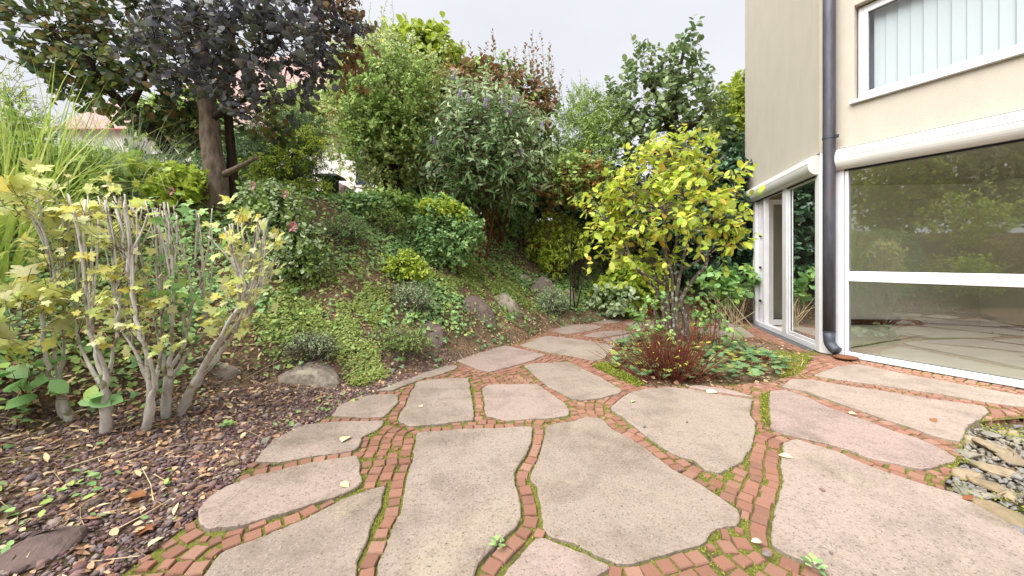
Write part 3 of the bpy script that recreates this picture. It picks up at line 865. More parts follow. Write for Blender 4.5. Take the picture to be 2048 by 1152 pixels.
# ------------------------------------------------------------------ foliage tools
def sym(half, fold=0.12, tipz=0.0):
    """leaf template from the right half outline (x>=0), base (0,0) to tip (0,1)"""
    V = [(0.0, 0.0, 0.0)]; n_ = len(half)
    R = [(x, y, fold * x - tipz * y * y) for x, y in half]
    Lh = [(-x, y, fold * x - tipz * y * y) for x, y in half]
    mid = [(0.0, y, -tipz * y * y) for x, y in half]
    V = R + Lh + mid; F = []
    for i in range(n_ - 1):
        a, b_ = i, i + 1
        F += [(a, b_, 2*n_ + b_), (a, 2*n_ + b_, 2*n_ + a)]
        F += [(n_ + b_, n_ + a, 2*n_ + b_), (n_ + a, 2*n_ + a, 2*n_ + b_)]
    keep = []
    Va = np.array(V)
    for f in F:
        p = Va[list(f)]
        if np.linalg.norm(np.cross(p[1] - p[0], p[2] - p[0])) > 1e-7: keep.append(f)
    # weld the coincident points so that a leaf stays one island
    key, rep, out = {}, [], []
    for p in V:
        k = tuple(np.round(p, 6))
        if k not in key: key[k] = len(out); out.append(p)
        rep.append(key[k])
    return np.array(out), np.array([[rep[i] for i in f] for f in keep])
def fan(outline, fold=0.10, dome=0.0, c=(0.0, 0.35)):
    O = [(x, y, fold * abs(x) - dome * ((x - c[0])**2 + (y - c[1])**2)) for x, y in outline]
    V = [(c[0], c[1], 0.0)] + O
    return np.array(V), np.array([(0, i + 1, (i + 1) % len(O) + 1) for i in range(len(O))])
def mirror(half):
    return half + [(-x, y) for x, y in half[::-1] if x > 1e-6]
T_DIA = (np.array([(0, 0, 0), (0.27, 0.45, 0.05), (0, 1, -0.04), (-0.27, 0.45, 0.05)]), np.array([(0, 1, 2), (0, 2, 3)]))
T_OVAL = sym([(0, 0), (0.24, 0.25), (0.30, 0.5), (0.22, 0.78), (0, 1)], 0.22, 0.10)
T_ROUND = sym([(0, 0), (0.10, 0.12), (0.30, 0.35), (0.40, 0.65), (0.30, 0.92), (0, 1)], 0.12, 0.08)
T_LANCE = sym([(0, 0), (0.12, 0.25), (0.14, 0.5), (0.08, 0.8), (0, 1)], 0.3, 0.22)
T_MAPLE = fan(mirror([(0, 0.02), (0.20, -0.06), (0.42, 0.06), (0.30, 0.20), (0.58, 0.46), (0.36, 0.46), (0.34, 0.58), (0.15, 0.55), (0.16, 0.78), (0, 1.0)]), 0.10, 0.25)
T_IVY = fan(mirror([(0, 0.04), (0.30, -0.02), (0.46, 0.28), (0.24, 0.50), (0, 1.0)]), 0.10, 0.12)
T_GERA = fan(mirror([(0, 0.10), (0.22, -0.02), (0.40, 0.08), (0.36, 0.24), (0.55, 0.42), (0.36, 0.52), (0.38, 0.80), (0.16, 0.70), (0, 0.98)]), 0.16, 0.15)
T_STAR = fan(mirror([(0, 0.0), (0.18, 0.12), (0.42, 0.18), (0.24, 0.40), (0.30, 0.72), (0.10, 0.66), (0, 0.95)]), 0.16, 0.1)

def nrmz(A):
    return A / (np.linalg.norm(A, axis=-1, keepdims=True) + 1e-9)
def leaf_basis(axis, nrm):
    a = nrmz(axis); x = nrmz(np.cross(a, nrm)); return x, a, np.cross(x, a)
def leaf_mesh(name, tpl, pos, axis, nrm, size):
    TV, TF = tpl
    x, a, n_ = leaf_basis(axis, nrm)
    V = pos[:, None, :] + size[:, None, None] * (TV[None, :, 0, None] * x[:, None, :] + TV[None, :, 1, None] * a[:, None, :] + TV[None, :, 2, None] * n_[:, None, :])
    F = TF[None] + (np.arange(len(pos)) * len(TV))[:, None, None]
    return np_mesh(name, V.reshape(-1, 3), F.reshape(-1, 3))
def sticks_mesh(name, A, B, r0, r1, bend=None, seg=1):
    """thin three-sided twigs from A to B"""
    n_ = len(A); d = nrmz(B - A)
    ref = np.where(np.abs(d[:, 2:3]) > 0.9, np.array([[1.0, 0, 0]]), np.array([[0, 0, 1.0]]))
    u = nrmz(np.cross(d, ref)); w = np.cross(d, u)
    r0 = np.broadcast_to(np.asarray(r0, float), (n_,)); r1 = np.broadcast_to(np.asarray(r1, float), (n_,))
    rings = []
    for k in range(seg + 1):
        f = k / seg
        c = A + (B - A) * f
        if bend is not None: c = c + bend * (4 * f * (1 - f))
        r = (r0 + (r1 - r0) * f)[:, None]
        for j in range(3):
            an = j * math.tau / 3
            rings.append(c + (u * math.cos(an) + w * math.sin(an)) * r)
    V = np.stack(rings, 1); m = 3 * (seg + 1)
    F = []
    for k in range(seg):
        for j in range(3): F.append((3*k + j, 3*k + (j+1) % 3, 3*k + 3 + (j+1) % 3, 3*k + 3 + j))
    F = np.array(F)[None] + (np.arange(n_) * m)[:, None, None]
    return np_mesh(name, V.reshape(-1, 3), F.reshape(-1, 4))
def blades_mesh(name, base, d, length, width, arch, seg=6):
    """grass blades: base (n,3), d horizontal direction (n,2), arch = how far the tip leans out"""
    n_ = len(base); t = np.linspace(0, 1, seg + 1)
    out = arch[:, None] * t ** 1.8; up = np.sqrt(np.clip(1 - (arch[:, None] * t) ** 2 * 0.75, 0.02, 1)) * t - 0.45 * np.clip(arch[:, None] - 0.75, 0, 1) * t ** 3 * 2
    C = np.zeros((n_, seg + 1, 3))
    C[:, :, 0] = base[:, 0:1] + d[:, 0:1] * out * length[:, None]
    C[:, :, 1] = base[:, 1:2] + d[:, 1:2] * out * length[:, None]
    C[:, :, 2] = base[:, 2:3] + up * length[:, None]
    tw = rng.uniform(0, math.pi, n_)
    side = np.stack([-d[:, 1] * np.cos(tw) + d[:, 0] * np.sin(tw) * .5, d[:, 0] * np.cos(tw) + d[:, 1] * np.sin(tw) * .5, 0.3 * np.sin(tw)], 1)
    wd = (width[:, None] * np.clip(1.05 - t[None] ** 2, 0.03, 1))[:, :, None] * 0.5
    Lf = C - side[:, None] * wd; Rt = C + side[:, None] * wd
    V = np.concatenate([Lf, Rt], 1); m = 2 * (seg + 1)
    F = np.array([(k, seg + 1 + k, seg + 2 + k, k + 1) for k in range(seg)])[None] + (np.arange(n_) * m)[:, None, None]
    return np_mesh(name, V.reshape(-1, 3), F.reshape(-1, 4))

LEAF_ME = {}
class Plant:
    def __init__(s, name, base, label, cat, group=None, seed=1):
        s.root = empty(name, base, label, cat, group)
        s.off = np.array(base, float); s.base = Vector(base)
        s.L = []; s.tw = []; s.rs = np.random.default_rng(seed); s.nm = name
    def trunk(s, pts, rad, mat, name='trunk', n=9, wob=0.0):
        P = [Vector(p) for p in pts]; Q = []; rr = []
        rad = rad if hasattr(rad, '__len__') else [rad] * len(P)
        for i in range(len(P) - 1):                       # Catmull-Rom through the traced points
            p0 = P[max(i - 1, 0)]; p1 = P[i]; p2 = P[i + 1]; p3 = P[min(i + 2, len(P) - 1)]
            for k in range(4):
                t = k / 4
                c = 0.5 * ((2 * p1) + (p2 - p0) * t + (2*p0 - 5*p1 + 4*p2 - p3) * t*t + (3*p1 - p0 - 3*p2 + p3) * t**3)
                Q.append(c + Vector(s.rs.normal(0, wob, 3)) if wob else c); rr.append((rad[i] * (1 - t) + rad[i + 1] * t) * (1 + s.rs.normal(0, 0.05)))
        Q.append(P[-1]); rr.append(rad[-1])
        mb = MB(); mb.tube(Q, rr, n)
        return mb.build(name, mat, s.root, smooth=True)
    def leaves(s, tpl, mat, pos, axis, nrm, size):
        s.L.append((tpl, mat, pos, axis, nrm, size))
    def crown(s, blobs, n_tw, per, tl, ls, tpl, mat, up=0.45, droop=0.15, shell=0.45, flat=0.9, rag=0.12, twigs=True, spread=1.0):
        rs = s.rs
        C = np.array([b[0] for b in blobs], float); R = np.array([b[1] for b in blobs], float)
        w = (R.prod(1)) ** (2 / 3); w /= w.sum()
        bi = rs.choice(len(blobs), n_tw, p=w)
        d = nrmz(rs.normal(size=(n_tw, 3)))
        r = (shell + (1 - shell) * rs.random(n_tw) ** 0.6) * (1 + rs.normal(0, rag, n_tw))
        # shared hollows and bulges, so that the outline is uneven and the crown has gaps
        lob = np.sin(d[:, 0] * 5 + bi * 1.7) * np.sin(d[:, 2] * 6 + bi) * np.sin(d[:, 1] * 5 - bi)
        r *= 1 + 0.22 * lob
        p = C[bi] + d * r[:, None] * R[bi]
        td = nrmz(d * 0.6 + np.array([0, 0, up]) + 0.45 * rs.normal(size=(n_tw, 3)))
        L = tl * rs.uniform(0.6, 1.4, n_tw)
        k = (np.arange(per) + 0.5) / per
        lp = p[:, None] + td[:, None] * (L[:, None] * k[None])[:, :, None]
        side = nrmz(np.cross(td[:, None], rs.normal(size=(n_tw, per, 3))))
        ax = nrmz(td[:, None] * 0.55 + side * spread + np.array([0, 0, -droop]))
        nr = np.array([0, 0, flat * 0.75]) + rs.normal(size=(n_tw, per, 3)) * 0.55 + d[:, None] * 0.55
        sz = ls * rs.uniform(0.6, 1.25, (n_tw, per))
        lp, ax, nr, sz = lp.reshape(-1, 3), ax.reshape(-1, 3), nr.reshape(-1, 3), sz.ravel()
        ok = lp[:, 2] > HT(lp) + 0.01
        s.leaves(tpl, mat, lp[ok], ax[ok], nr[ok], sz[ok])
        if twigs:
            s.tw.append((p, p + td * L[:, None])); s.cent = C
            sel = rs.random(n_tw) < min(1.0, 14 * len(blobs) / n_tw)
            cc = C[bi[sel]] + rs.normal(size=(sel.sum(), 3)) * R[bi[sel]] * 0.18
            s.tw.append((cc, p[sel]))
        return p
    def shoots(s, B, H, tpl, mat, per, ls, lean=0.12, mat_tw=None, droop=0.0, taper=0.6):
        """upright leafy shoots from points B with heights H"""
        rs = s.rs; B = np.asarray(B, float); n_ = len(B)
        d = nrmz(np.column_stack([rs.normal(0, lean, n_), rs.normal(0, lean, n_), np.ones(n_)]))
        k = (np.arange(per) + 0.5) / per
        lp = B[:, None] + d[:, None] * (np.asarray(H)[:, None] * k)[:, :, None]
        an = rs.uniform(0, math.tau, (n_, per))
        out = np.stack([np.cos(an), np.sin(an), np.zeros_like(an)], 2)
        ax = out * 0.8 + d[:, None] * 0.6 - np.array([0, 0, droop])
        nr = np.array([0, 0, 1.0]) - out * 0.3 + rs.normal(size=out.shape) * 0.25
        sz = ls * (1 - taper * k)[None] * rs.uniform(0.75, 1.2, (n_, per))
        s.leaves(tpl, mat, lp.reshape(-1, 3), ax.reshape(-1, 3), nr.reshape(-1, 3), sz.ravel())
        s.tw.append((B, B + d * np.asarray(H)[:, None]))
    def finish(s, mat_tw=None, tw_r=0.004, parts=0, crown_name='crown'):
        if s.tw and mat_tw is not None:
            A = np.vstack([t[0] for t in s.tw]); B = np.vstack([t[1] for t in s.tw])
            me = sticks_mesh('twigs', A - s.off, B - s.off, tw_r * 1.5, tw_r * 0.5, seg=2, bend=s.rs.normal(size=A.shape) * 0.03 * np.linalg.norm(B - A, axis=1, keepdims=True))
            tag(link('twigs', me, mat_tw, s.root), kind='stuff')
        if parts:
            # the leaves that show largest become leaves of their own
            sc = []
            for gi, (tpl, mat, pos, ax, nr, sz) in enumerate(s.L):
                Z = np.maximum(pos[:, 1], 0.3)
                x = CX + FPX * pos[:, 0] / Z; y = HY - FPX * (pos[:, 2] - EYE) / Z
                vis = (x > 0) & (x < 2048) & (y > 0) & (y < 1152)
                sc += [(float(v_), gi, i) for i, v_ in enumerate(np.where(vis, sz / Z, 0) * s.rs.uniform(0.8, 1.2, len(Z)))]
            sc.sort(reverse=True)
            take = {}
            for v_, gi, i in sc[:parts]: take.setdefault(gi, []).append(i)
            for gi, idx in take.items():
                tpl, mat, pos, ax, nr, sz = s.L[gi]
                key = (id(tpl[0]), mat.name)
                if key not in LEAF_ME:
                    me = np_mesh('leaf', tpl[0], tpl[1]); me.materials.append(mat); LEAF_ME[key] = me
                x, a, n_ = leaf_basis(ax[idx], nr[idx])
                for j, i in enumerate(idx):
                    o = link('leaf', LEAF_ME[key], None, s.root); k = sz[i]; p = pos[i] - s.off
                    o.matrix_local = Matrix(((x[j][0]*k, a[j][0]*k, n_[j][0]*k, p[0]), (x[j][1]*k, a[j][1]*k, n_[j][1]*k, p[1]), (x[j][2]*k, a[j][2]*k, n_[j][2]*k, p[2]), (0, 0, 0, 1)))
                m = np.ones(len(pos), bool); m[idx] = False
                s.L[gi] = (tpl, mat, pos[m], ax[m], nr[m], sz[m])
        for tpl, mat, pos, ax, nr, sz in s.L:
            if len(pos) == 0: continue
            me = leaf_mesh(crown_name, tpl, pos - s.off, ax, nr, sz)
            tag(link(crown_name, me, mat, s.root), kind='stuff')
        return s.root

def blob(x, y, rx, ry, Z, dz=0.0, deep=0.8):
    """crown lobe at a distance Z+dz: centre and radii in metres"""
    z = Z + dz; c = at(x, y, z); a, b_ = rx * z / FPX, ry * z / FPX
    return (tuple(c), (a, deep * (a + b_) / 2, b_))

# bark and leaf materials
B_GREY = bark('grey_brown_bark', '#4a3d36', '#8d7d72', 22, 0.3)
B_DARK = bark('dark_bark', '#1f1a17', '#4a3d35', 20, 0.3)
B_PALE = bark('pale_smooth_bark', '#a8a29a', '#d8d3cb', 14, 0.5, '#8a8468')
B_LICH = bark('lichen_bark', '#4f453f', '#7d7067', 26, 0.4, '#b5b3ab')
B_RED = bark('red_brown_twigs', '#4a2018', '#83493a', 20, 0.5)
B_STRAW = bark('straw_stalks', '#a08c66', '#d8c8a4', 20, 0.5)
M_PURP = leafmat('smoke_purple', gain=1.8, cols=['#40424a', '#504c56', '#464c40', '#5c5862', '#424a3c', '#605650', '#505260', '#4c5240'], trans=0.32, rough=0.5)
M_OLIVE = leafmat('smoke_olive', gain=2.4, cols=['#2e3a2a', '#3d4a26', '#4f5a28', '#2b3832', '#5d6030', '#35402c', '#5c4a2a'], trans=0.4, rough=0.5)
M_YG = leafmat('yellow_green', gain=1.7, cols=['#93a53c', '#a8b34a', '#7d9534', '#b9bb52', '#6f8a3a'], trans=0.4)
M_BRIGHT = leafmat('bright_lime', gain=1.1, cols=['#93a83c', '#a4b544', '#7d9634', '#b0b84a'], trans=0.45)
M_MID = leafmat('mid_green', gain=2.4, cols=['#64783f', '#738749', '#566a36', '#82924f', '#4d6034'], trans=0.35)
M_GREYG = leafmat('grey_green', gain=2.5, cols=['#6e7d5c', '#7f8c6c', '#5d6c50', '#8c967a', '#525f46'], trans=0.3)
M_DARK = leafmat('dark_green', gain=2.9, cols=['#36472b', '#425630', '#2f3f28', '#4c6036', '#3e5034'], trans=0.3)
M_DARK2 = leafmat('dark_olive', gain=2.4, cols=['#4a5a38', '#586842', '#424f34', '#667248', '#525f40'], trans=0.35)
M_HAW = leafmat('hawthorn', gain=2.1, cols=['#7d8a58', '#8c9866', '#6c7a4c', '#98a072', '#5e6c44', '#a0a060'], trans=0.4)
M_LAUREL = leafmat('laurel', gain=2.1, cols=['#243827', '#2e482f', '#1f3024', '#385436'], trans=0.2, rough=0.35, spec=0.5)
M_HAZEL = leafmat('witch_hazel', gain=1.25, cols=['#a9ba3e', '#b8c94c', '#98b040', '#c6ca50', '#88a440', '#c4bc48', '#aabc58', '#b4c45a', '#cba850', '#9aae4a'], trans=0.4, rough=0.5)
M_MAPLEY = leafmat('pale_maple', gain=1.75, cols=['#dfe08c', '#d2d98a', '#e8e6a8', '#c6d27e', '#e0cf66', '#b8ca78', '#e6e2b4'], trans=0.4, rough=0.5)
M_MAPLEG = leafmat('green_maple', gain=1.8, cols=['#648650', '#74965c', '#577848', '#82a066', '#8aa050'], trans=0.35, rough=0.5)
M_IVY = leafmat('ivy', gain=2.7, cols=['#45603a', '#557248', '#66814f', '#394f33', '#748a5c', '#54693f', '#6f7c44'], trans=0.25, rough=0.45)
M_SEDUM = leafmat('sedum', gain=1.4, cols=['#83964e', '#95a65a', '#728640', '#a3ae66', '#68793e', '#8a8a52'], trans=0.3)
M_GERA = leafmat('cranesbill', gain=0.95, cols=['#6a9062', '#7ca070', '#5a8054', '#8aaa74', '#729660', '#a9b058'], trans=0.35)
M_RUSSET = leafmat('russet', gain=1.6, cols=['#70503e', '#7e5c44', '#66583e', '#86684c', '#5c583a', '#726442'], trans=0.4)
M_ORANGE = leafmat('orange_autumn', gain=1.7, cols=['#8a6638', '#98703c', '#74603a', '#606436', '#8c5a3a', '#566036'], trans=0.4)
M_GRASS = leafmat('tall_grass', gain=1.3, cols=['#a4b45c', '#8fa64a', '#b6c06e', '#7e9844', '#c2c882'], trans=0.4)
M_BLUEG = leafmat('blue_grass', gain=1.5, cols=['#8a9c84', '#9cab90', '#76896f', '#a9b49a'], trans=0.35)
M_LITTER = leafmat('fallen_leaves', gain=1.7, cols=['#84604a', '#9c7a5c', '#6e5040', '#b89a78', '#7a5044', '#a88a6c', '#cdb894', '#5a463c'], trans=0.15, rough=0.7)
M_STICK = leafmat('cut_sticks', gain=1.2, cols=['#c9b48e', '#a88f6c', '#8a6f56', '#d8c8a6', '#b59a7a', '#705848'], trans=0.0, rough=0.8)
M_PINK = leafmat('pink_petals', gain=1.2, cols=['#d88aa0', '#e0a0b0', '#c8708c', '#e8b8c0'], trans=0.3)
M_LILAC = leafmat('lilac_florets', gain=1.3, cols=['#b49ac8', '#a488bc', '#c4aed4'], trans=0.3)
M_BERRY = simple('red_berries', '#a83a2c', 0.35)
M_MOSS = leafmat('moss', gain=1.1, cols=['#7f8a2c', '#8c943a', '#6c7824', '#96983e', '#5c6a22'], trans=0.2, rough=0.8)

# ------------------------------------------------------------------ smoke tree at the upper left
b0 = hit(434, 410); Z = b0.y
t = Plant('smoke_tree', b0 - Vector((0, 0, 0.1)), 'tall smoke tree with dark purple leaves and grey trunk on the bank', 'tree', seed=11)
k = Z / FPX
t.trunk([b0 - Vector((0, 0, 0.1)), at(430, 340, Z), at(420, 260, Z), at(413, 190, Z), at(405, 110, Z), at(395, 20, Z)], [24*k, 19*k, 17*k, 15*k, 12*k, 6*k], B_GREY, n=12, wob=0.004)
t.trunk([at(465, 405, Z + .15), at(464, 330, Z + .15), at(456, 230, Z + .12), at(452, 150, Z + .1), at(470, 40, Z)], [10*k, 9*k, 8*k, 7*k, 4*k], B_DARK, 'stem')
t.trunk([at(378, 372, Z + .2), at(352, 322, Z + .2), at(305, 262, Z + .15), at(258, 220, Z + .1), at(200, 160, Z), at(150, 100, Z)], [12*k, 11*k, 10*k, 9*k, 6*k, 3*k], B_DARK, 'stem')
t.trunk([at(450, 348, Z - .02), at(482, 332, Z - .1), at(516, 314, Z - .15)], [6*k, 5*k, 3*k], B_GREY, 'stub')
for x0, y0, x1, y1 in ((413, 190, 300, 60), (413, 190, 540, 80), (405, 110, 460, -40), (405, 110, 340, -60), (418, 240, 560, 170), (258, 220, 300, 120), (200, 160, 110, 60), (452, 150, 620, 40)):
    t.trunk([at(x0, y0, Z), at((x0 + x1) / 2 + 8, (y0 + y1) / 2 - 10, Z - .1), at(x1, y1, Z - .15)], [7*k, 5*k, 2*k], B_DARK, 'limb', n=6)
PUR = [blob(*q) for q in [(330,70,120,90,Z,-.4),(430,50,120,100,Z,-.6),(530,110,110,110,Z,-.5),(600,60,100,80,Z,-.2),(645,110,50,75,Z,-.1),(480,190,70,50,Z,-.5),(560,200,60,45,Z,-.2),(300,-60,140,80,Z,0),(480,-80,150,90,Z,0),(620,-50,90,70,Z,0),(360,150,70,55,Z,-.4)]]
OLI = [blob(*q) for q in [(110,50,85,60,Z,-.1),(190,120,95,80,Z,0),(250,190,80,55,Z,.05),(60,25,50,35,Z,-.1),(150,-40,120,70,Z,.2),(330,230,55,70,Z,.15),(300,280,45,35,Z,.2),(365,300,30,60,Z,.3),(120,140,60,40,Z,.1),(230,70,80,70,Z,.1),(410,230,60,40,Z,.3),(440,130,90,60,Z,.35),(540,250,50,30,Z,.2)]]
t.crown(PUR, 300, 12, 0.20, 12.5*k, T_ROUND, M_PURP, up=0.5, droop=0.1, rag=0.14); t.crown(PUR, 170, 12, 0.20, 12*k, T_OVAL, M_PURP, up=0.5, droop=0.1, rag=0.14)
t.crown(OLI, 420, 9, 0.20, 14.5*k, T_ROUND, M_OLIVE, up=0.25, droop=0.25, rag=0.1)
t.crown([blob(690, 60, 45, 70, Z, .1), blob(700, 130, 30, 45, Z, .1)], 60, 8, 0.15, 12*k, T_ROUND, M_RUSSET)
sh = [at(x, y, Z - .75) for x, y in ((440, 110), (485, 150), (505, 95), (545, 200), (420, 60), (580, 110), (465, 45), (610, 130), (370, 60), (530, 60))]
t.shoots([tuple(p) for p in sh], [0.5]*10, T_ROUND, M_PURP, 22, 17*k, 0.1, taper=0.35)
t.finish(B_DARK, 0.004, parts=300)

# ------------------------------------------------------------------ tall grass and shrubs at the left edge
def clump(name, base, n_, spread, L, wd, arch, mat, label, seed, lean=(0, 0), cat='grass'):
    rs = np.random.default_rng(seed)
    r = spread * np.sqrt(rs.random(n_)); a = rs.uniform(0, math.tau, n_)
    B = np.column_stack([base.x + r * np.cos(a), base.y + r * np.sin(a), np.zeros(n_)]); B[:, 2] = HT(B) - 0.02
    d = np.column_stack([np.cos(a), np.sin(a)]) + rs.normal(0, 0.5, (n_, 2)) + np.array(lean)
    d /= np.linalg.norm(d, axis=1)[:, None]
    me = blades_mesh('blades', B - np.array(base), d, L * rs.uniform(0.55, 1.15, n_), wd * rs.uniform(0.6, 1.2, n_), arch * rs.uniform(0.25, 1.25, n_))
    e = empty(name, base, label, cat)
    tag(link('blades', me, mat, e), kind='stuff')
    return e
gb = hit(25, 470)
clump('tall_grass_clump', gb, 170, 0.30, 1.2, 0.018, 0.85, M_GRASS, 'tall arching light green grass clump at the left edge of the bank', 3, (0.25, -0.1))
gb2 = hit(90, 400); clump('tall_grass_clump', gb2, 120, 0.30, 1.25, 0.015, 0.5, M_GRASS, 'upright yellow green grass clump beneath the smoke tree crown', 4)
gb3 = hit(-30, 560); clump('tall_grass_clump', gb3, 90, 0.22, 1.3, 0.026, 0.95, M_GRASS, 'broad bladed grass hanging into the left edge of the picture', 5, (0.5, 0))
gb4 = hit(265, 385); clump('weeping_grass_clump', gb4, 700, 0.30, 0.95, 0.008, 0.9, M_BLUEG, 'weeping fine blue green grass mound left of the smoke tree', 6)

def shrub(name, label, bx, by, blobs, n_tw, per, tl, ls, tpl, mat, cat='shrub', seed=1, tw=B_DARK, twr=0.003, parts=0, stems=4, Zo=None, group=None, **kw):
    base = hit(bx, by) if Zo is None else Vector((at(bx, by, Zo).x, Zo, ht(at(bx, by, Zo).x, Zo)))
    Z = base.y
    p = Plant(name, base - Vector((0, 0, 0.05)), label, cat, group, seed)
    g_ = 0.84 if Zo is None else 1.0          # twigs and leaves reach beyond the lobes
    bl = [blob(q[0], q[1], q[2] * g_, q[3] * g_, Z, q[4] if len(q) > 4 else 0.0) for q in blobs]
    p.crown(bl, n_tw, per, tl, ls * Z / FPX, tpl, mat, **kw)
    for i in range(min(stems, len(bl))):
        c = Vector(bl[i][0]); s_ = base + Vector((p.rs.normal(0, 0.05), p.rs.normal(0, 0.05), -0.05))
        p.trunk([s_, s_.lerp(c, 0.5) + Vector((p.rs.normal(0, .05), p.rs.normal(0, .05), 0.05)), c], [twr * 5, twr * 3.5, twr * 2], tw, 'stem', n=6)
    return p, Z, bl

p, Z, _b = shrub('yellow_green_shrub', 'yellow green lobed leaf shrub under the leaning smoke tree stem', 300, 420, [(300,370,70,38),(230,350,60,40,.2),(360,375,40,35),(180,385,60,30)], 260, 7, 0.14, 15, T_MAPLE, M_YG, seed=21); p.finish(B_DARK, 0.002, parts=60)
p, Z, _b = shrub('leafy_shrub', 'loose green shrub between the grass clumps at the far left', 120, 430, [(60,330,80,60),(140,345,80,55,.2),(20,280,50,60,.2),(110,400,90,30)], 300, 7, 0.14, 14, T_MAPLE, M_MID, seed=22); p.finish(B_DARK, 0.002, parts=40)
p, Z, _b = shrub('leafy_shrub', 'bright lime shrub at the far left behind the grass', 60, 395, [(30,240,60,60,.8),(80,290,60,50,.8),(10,180,40,50,.9)], 260, 7, 0.18, 10, T_LANCE, M_YG, seed=23); p.finish(B_DARK, 0.002)

# ------------------------------------------------------------------ trees and shrubs along the crest
p, Z, _b = shrub('yew_shrub', 'fine leaved dark green yew right of the smoke tree trunk', 560, 402, [(560,270,70,50),(520,330,60,60),(590,330,60,55,-.1),(545,380,60,35),(615,375,45,35,-.1),(610,270,45,35,.2)], 1500, 9, 0.13, 7, T_LANCE, M_DARK, seed=31, up=0.3, Zo=5.6); 
p.crown([blob(600, 300, 45, 40, Z, -.3), blob(620, 385, 40, 22, Z, -.35), blob(540, 345, 50, 30, Z, -.4)], 420, 9, 0.12, 7 * Z / FPX, T_LANCE, M_YG, up=0.3); p.finish(B_DARK, 0.0025)

Zh = 7.0
p, Z, _b = shrub('hawthorn_tree', 'large light green hawthorn with red berries and dark leaning limb', 778, 400, [(770,170,100,80),(840,200,70,80,.1),(720,230,55,80,-.1),(800,290,90,65,-.1),(850,310,55,60,.1),(740,120,70,50,.1),(690,180,35,60),(770,345,60,40,-.1),(700,290,40,40,.1)], 3200, 8, 0.2, 7, T_OVAL, M_HAW, cat='tree', seed=32, rag=0.2, Zo=Zh, stems=0)
p.crown([blob(770, 190, 95, 80, Z, -.5), blob(740, 260, 60, 60, Z, -.5), blob(830, 260, 60, 60, Z, -.4)], 900, 8, 0.2, 7 * Z / FPX, T_OVAL, M_MID)
kk = Z / FPX
p.trunk([p.base, at(782, 340, Z), at(790, 290, Z), at(800, 220, Z), at(790, 140, Z)], [26*kk, 22*kk, 14*kk, 8*kk, 4*kk], B_DARK)
p.trunk([at(785, 335, Z), at(745, 305, Z - .1), at(715, 270, Z - .15), at(690, 235, Z - .2), at(670, 180, Z - .2)], [13*kk, 12*kk, 9*kk, 7*kk, 4*kk], B_DARK, 'limb')
p.trunk([at(782, 330, Z), at(830, 270, Z), at(860, 200, Z)], [10*kk, 7*kk, 3*kk], B_DARK, 'limb')
ps = p.crown([blob(700, 160, 40, 60, Z, -.5), blob(710, 210, 40, 40, Z, -.5), blob(860, 230, 30, 30, Z, -.4), blob(680, 220, 25, 40, Z, -.45)], 60, 1, 0.05, 0.01, T_DIA, M_GREYG, twigs=False)
mb = MB()
for c in ps:
    for q in range(5):
        cc = np.array(c) + p.rs.normal(0, 0.035, 3); r = 0.017
        mb.add([cc + (r,0,0), cc + (-r,0,0), cc + (0,r,0), cc + (0,-r,0), cc + (0,0,r), cc + (0,0,-r)], [(0,2,4),(2,1,4),(1,3,4),(3,0,4),(2,0,5),(1,2,5),(3,1,5),(0,3,5)])
tag(mb.build('berries', M_BERRY, p.root, smooth=True), kind='stuff')
hs = [tuple(at(x, y, Z)) for x, y in ((735, 70), (760, 80), (785, 70), (805, 95), (700, 90), (720, 60))]
p.shoots(hs, [0.6, 0.9, 0.8, 0.6, 0.5, 0.8], T_OVAL, M_MID, 18, 0.06, 0.08)
p.finish(B_DARK, 0.003)

p, Z, _b = shrub('lime_leaved_tree', 'broad leaved bright lime tree rising behind the hawthorn', 850, 400, [(820,100,50,45),(870,120,50,50),(905,160,40,40),(840,170,60,45,.2),(930,190,30,35)], 330, 7, 0.3, 15, T_ROUND, M_BRIGHT, cat='tree', seed=33, Zo=9.0, stems=4, twr=0.006, droop=0.35); p.finish(B_DARK, 0.005)

p, Z, _b = shrub('butterfly_bush', 'grey green butterfly bush with small lilac flower spikes', 960, 405, [(960,230,80,60),(930,290,70,60,-.1),(1010,270,70,60),(980,340,80,55,-.2),(1040,330,50,50),(900,350,45,45,.1)], 1000, 8, 0.28, 15, T_LANCE, M_GREYG, seed=34, Zo=6.6, tw=B_RED, twr=0.005, droop=0.35)
p.crown([blob(960, 300, 90, 80, Z, -.3), blob(980, 370, 90, 40, Z, -.3)], 420, 8, 0.28, 15 * Z / FPX, T_LANCE, M_DARK, droop=0.4)
fl = [at(x, y, Z - .55) for x, y in ((907, 158), (920, 195), (938, 205), (975, 202), (970, 215), (1005, 205), (1030, 205), (1015, 228), (1022, 232), (1085, 260), (1043, 312), (868, 292), (950, 250))]
for q in fl:
    mb = MB(); nn = 26
    for i in range(nn):
        f = i / nn; a = i * 2.4; r = 0.028 * (1 - f) + 0.004
        c = Vector(q) + Vector((r * math.cos(a), r * math.sin(a), 0.15 * f)); e_ = 0.012
        mb.add([c + Vector((e_,0,0)), c + Vector((0,e_,0)), c + Vector((-e_,0,0)), c + Vector((0,-e_,0)), c + Vector((0,0,e_)), c - Vector((0,0,e_))], [(0,1,4),(1,2,4),(2,3,4),(3,0,4),(1,0,5),(2,1,5),(3,2,5),(0,3,5)])
    mb.build('flower_spike', M_LILAC, p.root)
p.finish(B_RED, 0.004)

